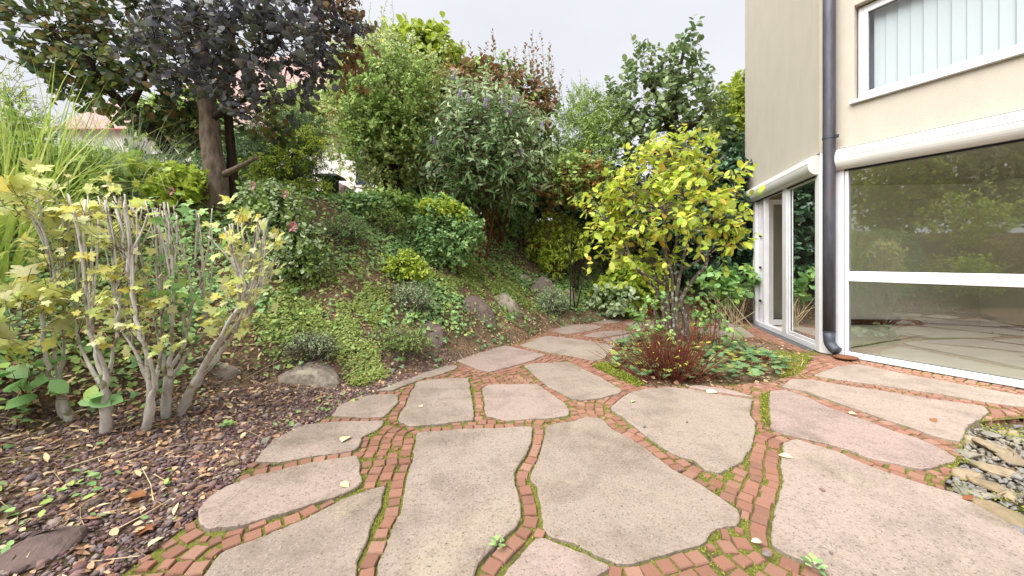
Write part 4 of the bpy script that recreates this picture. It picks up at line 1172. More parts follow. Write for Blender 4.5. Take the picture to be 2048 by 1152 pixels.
p, Z, _b = shrub('russet_shrub', 'tall shrub with russet upright shoots behind the butterfly bush', 1000, 400, [(950,190,60,50),(1010,200,50,45),(1060,230,45,50),(900,200,40,40,.1)], 420, 7, 0.25, 13, T_OVAL, M_RUSSET, seed=35, Zo=7.6, tw=B_RED, twr=0.005, up=0.9)
p.crown([blob(980, 170, 70, 40, Z, .2), blob(1040, 250, 60, 60, Z, .2)], 220, 7, 0.25, 12 * Z / FPX, T_OVAL, M_MID, up=0.9)
xs = [(900,150,.6),(925,150,.7),(950,160,.8),(965,150,.75),(985,150,1.0),(1000,170,.7),(1020,150,.6),(1045,150,.65),(1062,160,1.1),(1075,170,1.0),(1088,180,1.25),(1098,170,1.0),(1110,210,.9),(1070,200,1.2),(1095,230,1.2),(1030,140,.5),(1112,250,1.2),(1080,240,1.0)]
p.shoots([tuple(at(x, y, Z + p.rs.normal(0, .15))) for x, y, h in xs], [h for _, _, h in xs], T_OVAL, M_RUSSET, 20, 11.5 * Z / FPX, 0.06)
p.shoots([tuple(at(x + 6, y + 20, Z + p.rs.normal(0, .15))) for x, y, h in xs[:14]], [h * .8 for _, _, h in xs[:14]], T_OVAL, M_GREYG, 18, 10 * Z / FPX, 0.1)
p.finish(B_DARK, 0.0035)

p, Z, _b = shrub('feathery_shrub', 'feathery soft green shrub beside the butterfly bush', 1150, 430, [(1150,270,50,50),(1180,330,55,60),(1130,330,40,50),(1210,260,40,50,.2),(1170,220,35,40,.3)], 1300, 10, 0.2, 7, T_LANCE, M_MID, seed=36, Zo=7.4, up=0.9)
p.shoots([tuple(at(x, y, Z)) for x, y in ((1130,230),(1150,220),(1165,215),(1190,220),(1215,220),(1235,210))], [.7]*6, T_LANCE, M_GREYG, 40, 0.06, 0.2); p.finish(B_DARK, 0.0025)
p, Z, _b = shrub('orange_shrub', 'orange autumn leaved shrub under the feathery green one', 1150, 420, [(1150,360,50,40),(1110,380,40,35),(1190,380,40,40,-.1)], 280, 8, 0.16, 9, T_OVAL, M_ORANGE, seed=37, Zo=6.9); p.crown([blob(1150, 355, 60, 45, Z, -.1), blob(1180, 390, 45, 35, Z, -.1)], 300, 8, 0.16, 8 * Z / FPX, T_OVAL, M_MID); p.finish(B_RED, 0.002)

p, Z, _b = shrub('dark_leaved_tree', 'open crowned dark green tree behind the yellow witch hazel', 1330, 430, [(1300,200,70,60),(1360,190,60,70),(1250,230,55,50,.1),(1400,240,55,60),(1330,280,90,50,-.1),(1230,300,50,50),(1410,310,60,50),(1290,140,30,35),(1370,120,28,45)], 420, 8, 0.3, 13, T_OVAL, M_DARK2, cat='tree', seed=38, Zo=7.8, stems=0)
kk = Z / FPX
p.trunk([p.base, at(1340, 350, Z), at(1345, 270, Z), at(1350, 190, Z), at(1370, 90, Z)], [16*kk, 12*kk, 8*kk, 5*kk, 2*kk], B_DARK)
for x0, y0, x1, y1 in ((1340, 350, 1250, 230), (1345, 270, 1420, 210), (1340, 330, 1410, 290), (1345, 270, 1290, 150)):
    p.trunk([at(x0, y0, Z), at((x0+x1)/2 + 6, (y0+y1)/2 + 8, Z - .05), at(x1, y1, Z)], [7*kk, 5*kk, 2*kk], B_DARK, 'limb', n=6)
p.shoots([tuple(at(x, y, Z)) for x, y in ((1290,160),(1375,130),(1365,110),(1340,130),(1415,190),(1385,150),(1260,180),(1225,200))], [.8,.95,.5,.5,.6,.5,.5,.5], T_OVAL, M_DARK, 14, 15 * Z / FPX, 0.16, taper=0.3)
p.finish(B_DARK, 0.004)
p, Z, _b = shrub('lime_tree_behind_house', 'yellow green tree crown close beside the house wall', 1470, 430, [(1465,230,40,55),(1440,280,40,50),(1490,280,40,60),(1475,180,20,30),(1500,220,30,50)], 460, 7, 0.25, 11, T_OVAL, M_BRIGHT, cat='tree', seed=39, Zo=9.5, twr=0.006); p.finish(B_DARK, 0.004)
p, Z, _b = shrub('laurel_hedge', 'dense dark evergreen laurel hedge against the far end of the house', 1450, 600, [(1450,380,60,90),(1400,430,60,80),(1480,470,50,90),(1430,520,60,60),(1490,330,40,80,.2),(1350,400,60,70,.3),(1300,430,60,70,.4),(1500,420,40,120,.2)], 1700, 8, 0.16, 12, T_OVAL, M_LAUREL, cat='hedge', seed=40, Zo=7.3, stems=3, twr=0.005); p.finish(B_DARK, 0.003)

# dark hedge shrubs that close the view along the crest
for i, (x, y, rx, ry, zz, lab, mt) in enumerate([(905,370,60,50,8.4,'dark green shrub filling the gap left of the butterfly bush',M_DARK),(1050,350,70,70,8.6,'dark shrub behind the butterfly bush stems',M_DARK),(1210,400,80,70,8.3,'dark evergreen shrub behind the orange autumn shrub',M_LAUREL),(470,330,60,60,7.0,'dark shrub seen directly behind the smoke tree trunks',M_DARK),(845,375,40,35,8.2,'small dark shrub right of the hawthorn trunk',M_DARK),(370,255,75,55,8.5,'leafy tree crown behind the leaning smoke tree stem',M_MID),(600,235,60,50,9.0,'airy pale green tree before the pink roof',M_HAW)]):
    p, Z, _b = shrub('background_shrub', lab, x, 400, [(x, y, rx, ry), (x - rx * .4, y - ry * .4, rx * .6, ry * .6, .2), (x + rx * .5, y - ry * .3, rx * .6, ry * .6, .1)], 420, 8, 0.2, 11, T_OVAL, mt, seed=50 + i, Zo=zz, group=None); p.finish(B_DARK, 0.003)
cb = Vector((at(885, 400, 6.3).x, 6.3, ht(at(885, 400, 6.3).x, 6.3))); clump('bamboo_grass_clump', cb, 240, 0.35, 0.95, 0.016, 0.6, M_MID, 'dark green reed grass under the hawthorn and butterfly bush', 8)

for i, (x, y, rx, ry, lab, mt) in enumerate([(722,414,42,18,'low ivy shrub on the crest left of the hawthorn trunk',M_IVY),(770,412,50,24,'low green shrub at the hawthorn foot',M_MID),(965,392,75,40,'dense green undergrowth at the butterfly bush foot',M_MID),(1045,400,60,42,'dark undergrowth right of the butterfly bush',M_DARK2),(1110,405,50,38,'brown green undergrowth below the orange shrub',M_RUSSET),(1185,440,60,45,'green undergrowth above the right end of the bank',M_IVY),(1250,480,60,55,'green bush behind the left part of the witch hazel crown',M_MID),(1020,440,45,35,'leafy ivy bush between rounded and drooping shrubs',M_IVY),(1340,520,70,60,'dark green bush behind the witch hazel stems',M_LAUREL)]):
    p, Z, _b = shrub('undergrowth_shrub', lab, x, y + ry, [(x, y, rx, ry), (x - rx * .5, y + ry * .2, rx * .6, ry * .7), (x + rx * .5, y + ry * .2, rx * .6, ry * .7)], 420, 8, 0.13, 9.5, T_OVAL, mt, seed=150 + i); p.finish(B_DARK, 0.002)

# ------------------------------------------------------------------ shrubs on the bank
p, Z, _b = shrub('rose_bush', 'pale green rose bush with pink blooms on the left of the bank', 575, 565, [(560,430,60,45),(590,490,55,50),(530,400,40,35),(610,530,40,30),(560,540,50,30),(500,430,35,35,.1)], 420, 7, 0.12, 9, T_OVAL, M_GREYG, seed=61, stems=5); p.crown(_b, 420, 7, 0.12, 9 * Z / FPX, T_OVAL, M_MID); 
for fx, fy in ((588, 450), (583, 455), (590, 455), (572, 388), (508, 372), (345, 383)):
    q = at(fx, fy, Z - 0.35); mb = MB()
    for i in range(16):
        a = i * 2.39; r = 0.026 * math.sqrt(i / 16); c = q + Vector((r * math.cos(a), -0.01 + 0.01 * math.sin(a * 2), r * math.sin(a))); e_ = 0.016
        dd = Vector((math.cos(a), -0.8, math.sin(a))).normalized(); u_ = dd.cross(Vector((0, 0, 1))).normalized(); w_ = dd.cross(u_)
        mb.add([c, c + dd * e_ + u_ * e_ * .7, c + dd * e_ * 1.5, c + dd * e_ - u_ * e_ * .7], [(0, 1, 2, 3)])
    mb.build('bloom', M_PINK, p.root)
p.finish(B_DARK, 0.002)
p, Z, _b = shrub('rounded_shrub', 'rounded small leaved green shrub in the middle of the bank', 890, 530, [(880,440,60,40),(900,480,60,45,-.1),(860,490,50,40),(930,470,40,45),(880,415,40,22,.1),(895,515,45,25,-.1)], 1500, 8, 0.10, 7.5, T_OVAL, M_IVY, seed=62, stems=5)
p.crown([blob(880, 418, 38, 14, Z, -.12), blob(915, 430, 24, 13, Z, -.1)], 170, 8, 0.09, 7.5 * Z / FPX, T_OVAL, M_YG); p.finish(B_DARK, 0.002)
p, Z, _b = shrub('drooping_shrub', 'drooping yellow green shrub with brown twigs left of the witch hazel', 1110, 565, [(1110,460,45,35),(1135,490,40,40,-.1),(1085,490,35,40),(1110,520,35,30,-.1),(1150,470,25,25)], 480, 7, 0.14, 10, T_LANCE, M_YG, seed=63, stems=5, tw=B_RED, droop=0.6)
p.crown([blob(1100, 480, 50, 45, Z, .1)], 160, 6, 0.12, 8 * Z / FPX, T_LANCE, M_RUSSET); p.finish(B_RED, 0.003)
p, Z, _b = shrub('small_lime_shrub', 'small lime green shrub half way up the bank', 815, 575, [(815,525,35,22),(795,540,25,18),(835,545,25,18)], 220, 7, 0.09, 7, T_OVAL, M_YG, seed=64, rag=0.25); p.finish(B_DARK, 0.002)
for i, (x, y, rx, ry, lab, mt) in enumerate([(820,590,40,25,'twiggy grey green cushion below the lime shrub',M_GREYG),(805,680,50,28,'brown twiggy heath cushion beside the dark lava rock',M_MID),(620,690,50,22,'low twiggy cushion above the lichened rock',M_GREYG),(1105,600,30,25,'grey lavender like tuft at the right of the bank',M_GREYG),(690,455,45,30,'small leaved ivy shrub below the crest left of the rounded shrub',M_IVY),(770,440,40,28,'leafy sucker shrub just below the hawthorn',M_MID)]):
    p, Z, _b = shrub('cushion_shrub', lab, x, y + ry, [(x, y, rx, ry), (x - rx * .5, y + ry * .3, rx * .6, ry * .7), (x + rx * .5, y + ry * .3, rx * .6, ry * .7)], 420, 6, 0.07, 5.5, T_LANCE, mt, seed=70 + i, tw=B_GREY, stems=3)
    A = np.array([p.base + Vector((p.rs.normal(0, .06), p.rs.normal(0, .06), 0)) for _ in range(160)]); A[:, 2] = HT(A)
    B_ = A + np.column_stack([p.rs.normal(0, .14, 160), p.rs.normal(-.05, .12, 160), p.rs.uniform(.03, .2, 160)])
    p.tw.append((A, B_)); p.finish(B_GREY, 0.002)
p, Z, _b = shrub('leafy_light_shrub', 'light green broad leaved shrub behind the witch hazel stems', 1260, 635, [(1260,560,55,35),(1220,590,40,30),(1300,580,45,35,.1),(1240,615,40,20)], 330, 7, 0.14, 12, T_OVAL, M_YG, seed=80); p.crown([blob(1225, 600, 45, 28, Z, -.15)], 130, 7, 0.12, 11 * Z / FPX, T_OVAL, M_GREYG); p.finish(B_DARK, 0.002)
p, Z, _b = shrub('hydrangea', 'hydrangea with round pale green leaves and straw stalks by the door', 1462, 640, [(1440,560,30,22),(1475,570,30,25),(1425,575,20,15),(1490,555,20,18),(1460,590,30,12)], 80, 6, 0.12, 13, T_ROUND, M_MAPLEG, seed=81, Zo=6.7, stems=0)
A = np.array([p.base + Vector((p.rs.normal(0, .10), p.rs.normal(0, .10), 0)) for _ in range(45)]); A[:, 2] = 0.0
p.tw = [(A, A + np.column_stack([p.rs.normal(0, .22, 45), p.rs.normal(0, .15, 45), p.rs.uniform(.35, .75, 45)]))]
p.finish(B_STRAW, 0.006, parts=60)

# ------------------------------------------------------------------ yellow witch hazel in the island bed
b0 = Vector((*px(1346, 695), 0.0)); Z = b0.y; k = Z / FPX
t = Plant('witch_hazel', b0, 'small multi stemmed witch hazel with yellow autumn leaves in the island bed', 'tree', seed=90)
for pts, r in [([(1330,695),(1328,650),(1325,600),(1300,565),(1268,530),(1245,470)], 8), ([(1320,695),(1312,650),(1310,610),(1316,570),(1300,500),(1270,400)], 6), ([(1346,695),(1338,640),(1334,570),(1330,480),(1328,400),(1320,320)], 9), ([(1356,695),(1354,650),(1352,600),(1362,540),(1378,460),(1390,350)], 7), ([(1376,695),(1372,640),(1362,600),(1390,555),(1412,530),(1404,500),(1386,470),(1390,420)], 8), ([(1350,690),(1345,600),(1342,540),(1310,450),(1290,350)], 6), ([(1360,695),(1368,650),(1366,610),(1350,540),(1356,450),(1370,330)], 7)]:
    dz = t.rs.normal(0, 0.10); n_ = len(pts)
    t.trunk([at(x, y, Z + dz * i / 2) for i, (x, y) in enumerate(pts)], [0.62 * r * k * (1 - 0.65 * i / (n_ - 1)) for i in range(n_)], B_LICH, 'stem', n=8)
for x0, y0, x1, y1 in ((1330,480,1220,400),(1378,460,1470,400),(1390,420,1490,450),(1300,500,1190,420),(1334,570,1230,500),(1362,540,1440,480),(1328,400,1250,330),(1390,350,1450,310)):
    t.trunk([at(x0, y0, Z), at((x0+x1)/2, (y0+y1)/2 + 8, Z - .15), at(x1, y1, Z - .2)], [3.2*k, 2.2*k, 1*k], B_LICH, 'limb', n=6)
HZ = [blob(*q) for q in [(1330,345,80,50,Z,0),(1260,390,60,50,Z,-.2),(1400,370,70,55,Z,-.2),(1330,420,90,45,Z,-.4),(1450,430,50,45,Z,-.3),(1220,430,45,45,Z,-.1),(1280,460,60,28,Z,-.3),(1410,455,50,26,Z,-.3),(1340,310,60,30,Z,.1),(1470,390,35,40,Z,0),(1200,400,25,30,Z,0),(1225,505,45,28,Z,-.2),(1290,520,50,24,Z,-.1),(1445,495,40,22,Z,-.2)]]
t.crown(HZ, 250, 6, 0.22, 16.5*k, T_OVAL, M_HAZEL, up=0.12, droop=0.2, shell=0.3, flat=1.8, rag=0.24); t.crown(HZ, 80, 6, 0.2, 12*k, T_ROUND, M_HAZEL, up=0.12, droop=0.3, shell=0.3, flat=1.6, rag=0.24)
t.crown([blob(1340, 300, 70, 25, Z, 0), blob(1440, 290, 20, 18, Z, -.2), blob(1180, 520, 30, 12, Z, -.2), blob(1250, 500, 50, 25, Z, -.2)], 32, 5, 0.2, 15*k, T_OVAL, M_HAZEL, up=0.1, shell=0.2, flat=1.3)
t.finish(B_LICH, 0.0028, parts=300)
p, Z, _b = shrub('red_stemmed_shrub', 'loose green leaved shrub with reddish stems around the witch hazel foot', 1380, 700, [(1300,620,40,30),(1400,610,40,30,.2),(1430,650,40,25,-.1),(1320,665,40,18,-.2),(1290,655,25,22)], 75, 6, 0.13, 11, T_OVAL, M_MAPLEG, seed=91, Zo=4.55, stems=3, tw=B_RED)
A = np.array([p.base + Vector((p.rs.normal(0, .25), p.rs.normal(0, .12), 0)) for _ in range(70)]); A[:, 2] = 0
p.tw.append((A, A + np.column_stack([p.rs.normal(0, .10, 70), p.rs.normal(0, .08, 70), p.rs.uniform(.2, .55, 70)]))); p.finish(B_RED, 0.003, parts=80)
# clipped red-brown twig shrub
b0 = Vector((*px(1342, 758), 0.0)); t = Plant('clipped_twig_shrub', b0, 'clipped shrub of bare red brown twigs at the front of the island bed', 'shrub', seed=92)
n_ = 420; A = np.column_stack([b0.x + t.rs.normal(0, .10, n_), b0.y + .1 + t.rs.normal(0, .10, n_), np.zeros(n_)])
dv = np.column_stack([(A[:, 0] - b0.x) * 1.6 + t.rs.normal(0, .07, n_), (A[:, 1] - b0.y - .1) * 1.3 + t.rs.normal(0, .06, n_), t.rs.uniform(.2, .46, n_)])
t.tw.append((A, A + dv)); tip = A + dv * t.rs.uniform(.5, 1, (n_, 1))
q = tip[:70]; t.leaves(T_LANCE, M_YG, q, t.rs.normal(size=(70, 3)) + np.array([0, 0, .3]), np.tile([0, 0, 1.0], (70, 1)) + t.rs.normal(size=(70, 3)) * .4, t.rs.uniform(.03, .055, 70))
t.finish(B_RED, 0.0032)

# cranesbill carpet in the island bed
def bed_points(n_, poly, seed):
    rs = np.random.default_rng(seed); lo, hi = poly.min(0), poly.max(0); P = lo + (hi - lo) * rs.random((n_ * 4, 2))
    return P[in_poly(P, poly)][:n_], rs
GZ = np.array([px(*q) for q in [(1222,735),(1232,700),(1275,678),(1330,668),(1385,672),(1425,688),(1470,695),(1520,705),(1565,730),(1575,750),(1530,760),(1470,766),(1380,770),(1290,764)]])
P, rs = bed_points(900, GZ, 93)
cr = Plant('cranesbill_carpet', (P[:, 0].mean(), P[:, 1].mean(), 0), 'carpet of lobed green cranesbill leaves in the island bed', 'ground cover', seed=94)
hgt = 0.05 + 0.13 * rs.random(len(P)) * (0.55 + 0.45 * vnoise(P, 3.0))
pos = np.column_stack([P, hgt]); an = rs.uniform(0, math.tau, len(P))
cr.leaves(T_GERA, M_GERA, pos, np.column_stack([np.cos(an), np.sin(an), rs.normal(0, .12, len(P))]), np.tile([0, -0.12, 1.0], (len(P), 1)) + rs.normal(size=(len(P), 3)) * .28, rs.uniform(.055, .105, len(P)))
A = pos.copy(); A[:, 2] = 0; A[:, :2] += rs.normal(0, .03, (len(P), 2)); cr.tw.append((A, pos))
cr.finish(B_RED, 0.0014, parts=300, crown_name='foliage')

# ------------------------------------------------------------------ cut-back field maples at the left
STOOLS = [
 ('leftmost cut back maple stool with bent pale trunk and yellow leaves', (144,842), M_MAPLEY, [[(122,798),(100,750),(89,690),(86,611),(100,574),(106,530),(91,480),(78,392)],[(122,798),(112,690),(106,627),(120,540),(137,470),(137,386)],[(118,790),(128,700),(124,600),(115,500),(115,396)]]),
 ('cut back maple stool with dark mossy foot, second from the left', (213,863), M_MAPLEY, [[(209,790),(205,720),(180,650),(170,560),(168,400)],[(209,790),(232,700),(240,620),(228,540),(216,392)],[(209,770),(190,690),(182,600),(186,480),(185,404)],[(212,790),(160,690),(156,600),(150,520),(152,430)]]),
 ('thick pale cut back maple stool with tall clipped tops in the middle', (288,859), M_MAPLEY, [[(300,800),(310,750),(290,690),(272,620),(262,560),(245,470),(226,392)],[(300,800),(288,680),(268,600),(250,520),(240,396)],[(302,790),(270,700),(235,640),(232,560),(252,398)],[(305,780),(318,690),(300,600),(268,500),(266,410)]]),
 ('cut back maple stool with fresh green leaves, fourth from the left', (331,837), M_MAPLEG, [[(335,780),(342,700),(345,600),(340,500),(330,404)],[(335,780),(320,690),(330,620),(312,520),(320,408)],[(338,760),(370,690),(385,600),(366,500),(346,410)],[(340,770),(380,700),(412,640),(392,520),(391,420)]]),
 ('rightmost cut back maple stool leaning towards the path', (357,829), M_MAPLEY, [[(385,770),(432,690),(469,620),(487,574),(470,520),(461,448)],[(385,770),(436,685),(470,615),(500,550),(488,500),(486,442)],[(385,772),(440,690),(480,640),(508,570),(520,510),(514,444)],[(390,770),(445,700),(490,640),(520,580),(548,520)],[(390,765),(460,680),(500,600),(530,520),(531,455)]]),
]
for si, (lab, bp, lm, stems) in enumerate(STOOLS):
    b0 = hit(*bp); Z = b0.y; k = Z / FPX
    t = Plant('cut_back_maple', b0 - Vector((0, 0, 0.04)), lab, 'shrub', 'cut back maples by the path', seed=200 + si)
    LP, LA = [], []
    for j, st in enumerate(stems):
        dz = (j - (len(stems) - 1) / 2) * 0.09
        pts = [b0 - Vector((0, 0, 0.04))] + [at(x + t.rs.normal(0, 2), y, Z + dz * min(1, (i + 1) / 3)) for i, (x, y) in enumerate(st)]
        r0 = (4.0 if j == 0 else 3.3) * k; n_ = len(pts)
        t.trunk(pts, [r0 * (2.2 if i == 0 else 1.6 if i == 1 else 1) * (1 - 0.58 * i / (n_ - 1)) for i in range(n_)], B_PALE, 'stem', n=9, wob=0.005)
        for i in range(2, n_ - 1):                    # thin side shoots carry the leaves
            for _ in range(6):
                f = t.rs.random(); c = pts[i].lerp(pts[i + 1], f)
                d = Vector((t.rs.normal(0, 1), t.rs.normal(0, .8) - .2, t.rs.uniform(.3, 1.6))).normalized(); L = t.rs.uniform(.08, .26)
                t.tw.append((np.array([c]), np.array([c + d * L])))
                for q in range(t.rs.integers(1, 4)):
                    LP.append(c + d * L * t.rs.uniform(.5, 1.05)); LA.append(d * .4 + Vector(t.rs.normal(0, .8, 3)) + Vector((0, -.2, -.25)))
        for q in range(4):                            # clipped forks near the top
            c = pts[-3 - q % 2].lerp(pts[-2 - q % 2], t.rs.random()); e_ = pts[-1] + Vector((t.rs.normal(0, .06), t.rs.normal(0, .05), -t.rs.uniform(-.03, .12)))
            t.trunk([c, c.lerp(e_, .5) + Vector((.015, 0, 0)), e_], [r0 * .5, r0 * .38, r0 * .32], B_PALE, 'stem', n=7)
    n_ = len(LP); LP = np.array(LP); LA = np.array(LA)
    ok = t.rs.random(n_) < 1.1
    LP, LA = LP[ok], LA[ok]; n_ = len(LP)
    t.leaves(T_MAPLE, lm, LP, LA, np.tile([0, -.6, .8], (n_, 1)) + t.rs.normal(size=(n_, 3)) * .4, t.rs.uniform(11, 22, n_) * k)
    t.finish(B_GREY, 0.0016, parts=300)
# leafy maple twigs reaching in from the left edge and bramble leaves below
b0 = hit(20, 800); Z = 2.15; k = Z / FPX
t = Plant('maple_seedling', hit(5, 780), 'pale yellow maple leaves reaching in at the left edge', 'shrub', seed=210)
for bl, n_ in ((blob(25, 400, 50, 50, Z), 14), (blob(40, 640, 55, 60, Z), 22), (blob(230, 440, 60, 30, Z, .2), 10)):
    t.crown([bl], n_, 4, 0.14, 34*k, T_MAPLE, M_MAPLEY, flat=1.2)
t.finish(B_GREY, 0.002, parts=200)
b0 = hit(60, 800); Z = b0.y * .97; k = Z / FPX
t = Plant('bramble', b0, 'bramble shoot with broad mid green leaves at the lower left', 'shrub', seed=211)
for x, y in ((25,745),(60,730),(100,760),(40,760),(75,790),(110,790),(190,770),(205,800),(180,795),(15,735),(215,745)):
    c = np.array([at(x, y, Z + t.rs.normal(0, .08))] * 2); a = t.rs.normal(0, 1, (2, 3)) * np.array([1, .6, .35])
    t.leaves(T_OVAL, M_MAPLEG, c, a, np.array([[0, -.5, 1.0]] * 2) + t.rs.normal(size=(2, 3)) * .3, t.rs.uniform(34, 50, 2) * k)
    t.tw.append((np.array([b0 + Vector((t.rs.normal(0, .1), 0, 0))]), c[:1]))
t.finish(B_RED, 0.002, parts=60)

# ------------------------------------------------------------------ ground cover on the bank
def bank_points(n_, seed, lo=(-6.5, 1.0), hi=(6.0, 9.0)):
    rs = np.random.default_rng(seed); P = np.array(lo) + (np.array(hi) - np.array(lo)) * rs.random((n_, 2))
    d, zy = edge_dist(P); return P, d, zy, rs
def slope_normal(P):
    e = 0.05; h = HT(P); hx = HT(P + [e, 0]); hy = HT(P + [0, e])
    return nrmz(np.column_stack([-(hx - h) / e, -(hy - h) / e, np.ones(len(P))])), h
def patch_w(P, pts):
    w = np.zeros(len(P))
    for x, y, r in pts:
        c = hit(x, y); rr = r * c.y / FPX
        w = np.maximum(w, 1.25 - np.hypot(P[:, 0] - c.x, P[:, 1] - c.y) / rr)
    return np.clip(w, 0, 1)
def cover(name, label, cat, tpl, mat, P, rs, size, lift, tilt, flat=1.0):
    N_, h = slope_normal(P); n_ = len(P)
    pos = np.column_stack([P, h + lift * rs.random(n_)])
    an = rs.uniform(0, math.tau, n_)
    ax = np.column_stack([np.cos(an), np.sin(an), np.zeros(n_)]); ax = ax - N_ * (ax * N_).sum(1)[:, None] + rs.normal(size=(n_, 3)) * .25
    me = leaf_mesh(name, tpl, pos, ax, N_ * flat + np.array([0, -.1, .45]) + rs.normal(size=(n_, 3)) * tilt, size * rs.uniform(.6, 1.3, n_))
    return tag(link(name, me, mat), label, cat, kind='stuff')
SED = [(640,630,85),(720,600,60),(590,600,50),(690,670,60),(560,650,40),(725,720,40),(750,750,28),(720,770,22),(960,565,60),(1010,570,45),(900,560,45),(950,590,40),(1040,600,30)]
GEN = [(1000,675,26),(1050,655,26),(960,690,22),(1150,620,40),(1200,610,35),(1110,640,25),(1180,635,22),(900,700,20),(1230,625,20),(800,740,18),(860,720,18)]
P, d, zy, rs = bank_points(700000, 301, (-4.2, 2.0), (2.0, 7.5))
w = patch_w(P, SED); m = (d > 0.05) & (rs.random(len(P)) < w * 1.0) & (vnoise(P, 5.0, 1.0) > -0.22) & (vnoise(P, 2.1, 11.0) > -0.55)
cover('sedum_carpet', 'bright green low sedum mats on the bank', 'ground cover', T_DIA, M_SEDUM, P[m][:60000], rs, 0.032, 0.07, 0.6)
P, d, zy, rs = bank_points(160000, 302)
w = patch_w(P, GEN); m = (d > -0.02) & (rs.random(len(P)) < w * 0.28)
cover('strawberry_carpet', 'fresh green leafy carpet along the foot of the bank', 'ground cover', T_IVY, M_GERA, P[m], rs, 0.055, 0.12, 0.45)
P, d, zy, rs = bank_points(300000, 303)
ws = patch_w(P, SED); hgt = HT(P)
dens = np.clip(0.55 + 0.75 * vnoise(P, 1.7, 3.0) + 0.5 * vnoise(P, 4.1, 1.0), 0, 1) * np.clip((hgt - 0.12) * 2.5, 0, 1)
m = (d > 0.12) & (d < 5.5) & (rs.random(len(P)) < dens * np.where(ws > .4, .15, 1) * 0.62)
ivp = P[m]
cover('ivy_carpet', 'dark ivy spreading over the bank', 'ground cover', T_IVY, M_IVY, ivp, rs, 0.052, 0.10, 0.5)
P, d, zy, rs = bank_points(150000, 304)
m = (d > 0.2) & (d < 5.0) & (HT(P) > 0.2) & (rs.random(len(P)) < np.clip(0.2 + 0.6 * vnoise(P, 2.3, 9.0) + .25, 0, 1) * 0.7)
cover('weed_carpet', 'mixed grey green weeds over the bank', 'ground cover', T_OVAL, M_MID, P[m], rs, 0.04, 0.16, 0.8)
P, d, zy, rs = bank_points(160000, 305)
m = (d > -0.02) & (d < 5.0) & (rs.random(len(P)) < np.clip(0.35 + 0.6 * vnoise(P, 2.0, 4.0), 0.05, 1) * 0.28)
cover('leaf_litter', 'brown fallen leaves over bank and gravel', 'litter', T_OVAL, M_LITTER, P[m], rs, 0.038, 0.02, 0.5)
P, d, zy, rs = bank_points(30000, 309, (-4.6, 1.0), (-.8, 4.0))
m = (d > 0.03) & (d < 2.2) & (rs.random(len(P)) < np.clip(vnoise(P, 3.0, 8.0), 0, 1) * .12)
cover('seedlings', 'scattered small green seedlings on the gravel', 'weed', T_OVAL, M_MAPLEG, P[m], rs, 0.04, 0.04, 0.5)
P, d, zy, rs = bank_points(30000, 315, (-4.6, 1.0), (-.8, 4.0))
m = (d > 0.03) & (d < 2.2) & (rs.random(len(P)) < .09)
cover('gravel_litter', 'small brown and tan leaf scraps on the gravel', 'litter', T_OVAL, M_LITTER, P[m], rs, 0.028, 0.025, 0.6)
# dry stalks and prunings
P, d, zy, rs = bank_points(60000, 306)
m = (d > 0.03) & (d < 4.5) & (rs.random(len(P)) < np.where(P[:, 1] < 3.0, 0.12, 0.11) * np.clip(0.6 + 0.7 * vnoise(P, 1.3, 6.0), 0.1, 1))
P = P[m]; N_, h = slope_normal(P); n_ = len(P); an = rs.uniform(0, math.tau, n_); L = rs.uniform(.06, .34, n_)
A = np.column_stack([P, h + 0.012]); E = P + np.column_stack([np.cos(an), np.sin(an)]) * L[:, None]; B_ = np.column_stack([E, HT(E) + rs.uniform(.005, .05, n_)])
tag(link('dry_stalks', sticks_mesh('dry_stalks', A, B_, rs.uniform(.001, .004, n_), rs.uniform(.0006, .002, n_), seg=2, bend=rs.normal(size=(n_, 3)) * .012), M_STICK), 'dry stalks and prunings strewn over the bank', 'litter', kind='stuff')
# pale bark chips at the lower left
P, d, zy, rs = bank_points(26000, 307, (-4.6, 1.0), (-1.2, 3.4))
m = (d > 0.05) & (rs.random(len(P)) < np.clip((-P[:, 0] - 1.2) * .25, 0.03, .35))
cover('wood_chips', 'pale wood chips on the gravel at the lower left', 'litter', T_LANCE, M_STICK, P[m][:2600], rs, 0.06, 0.02, 0.5)

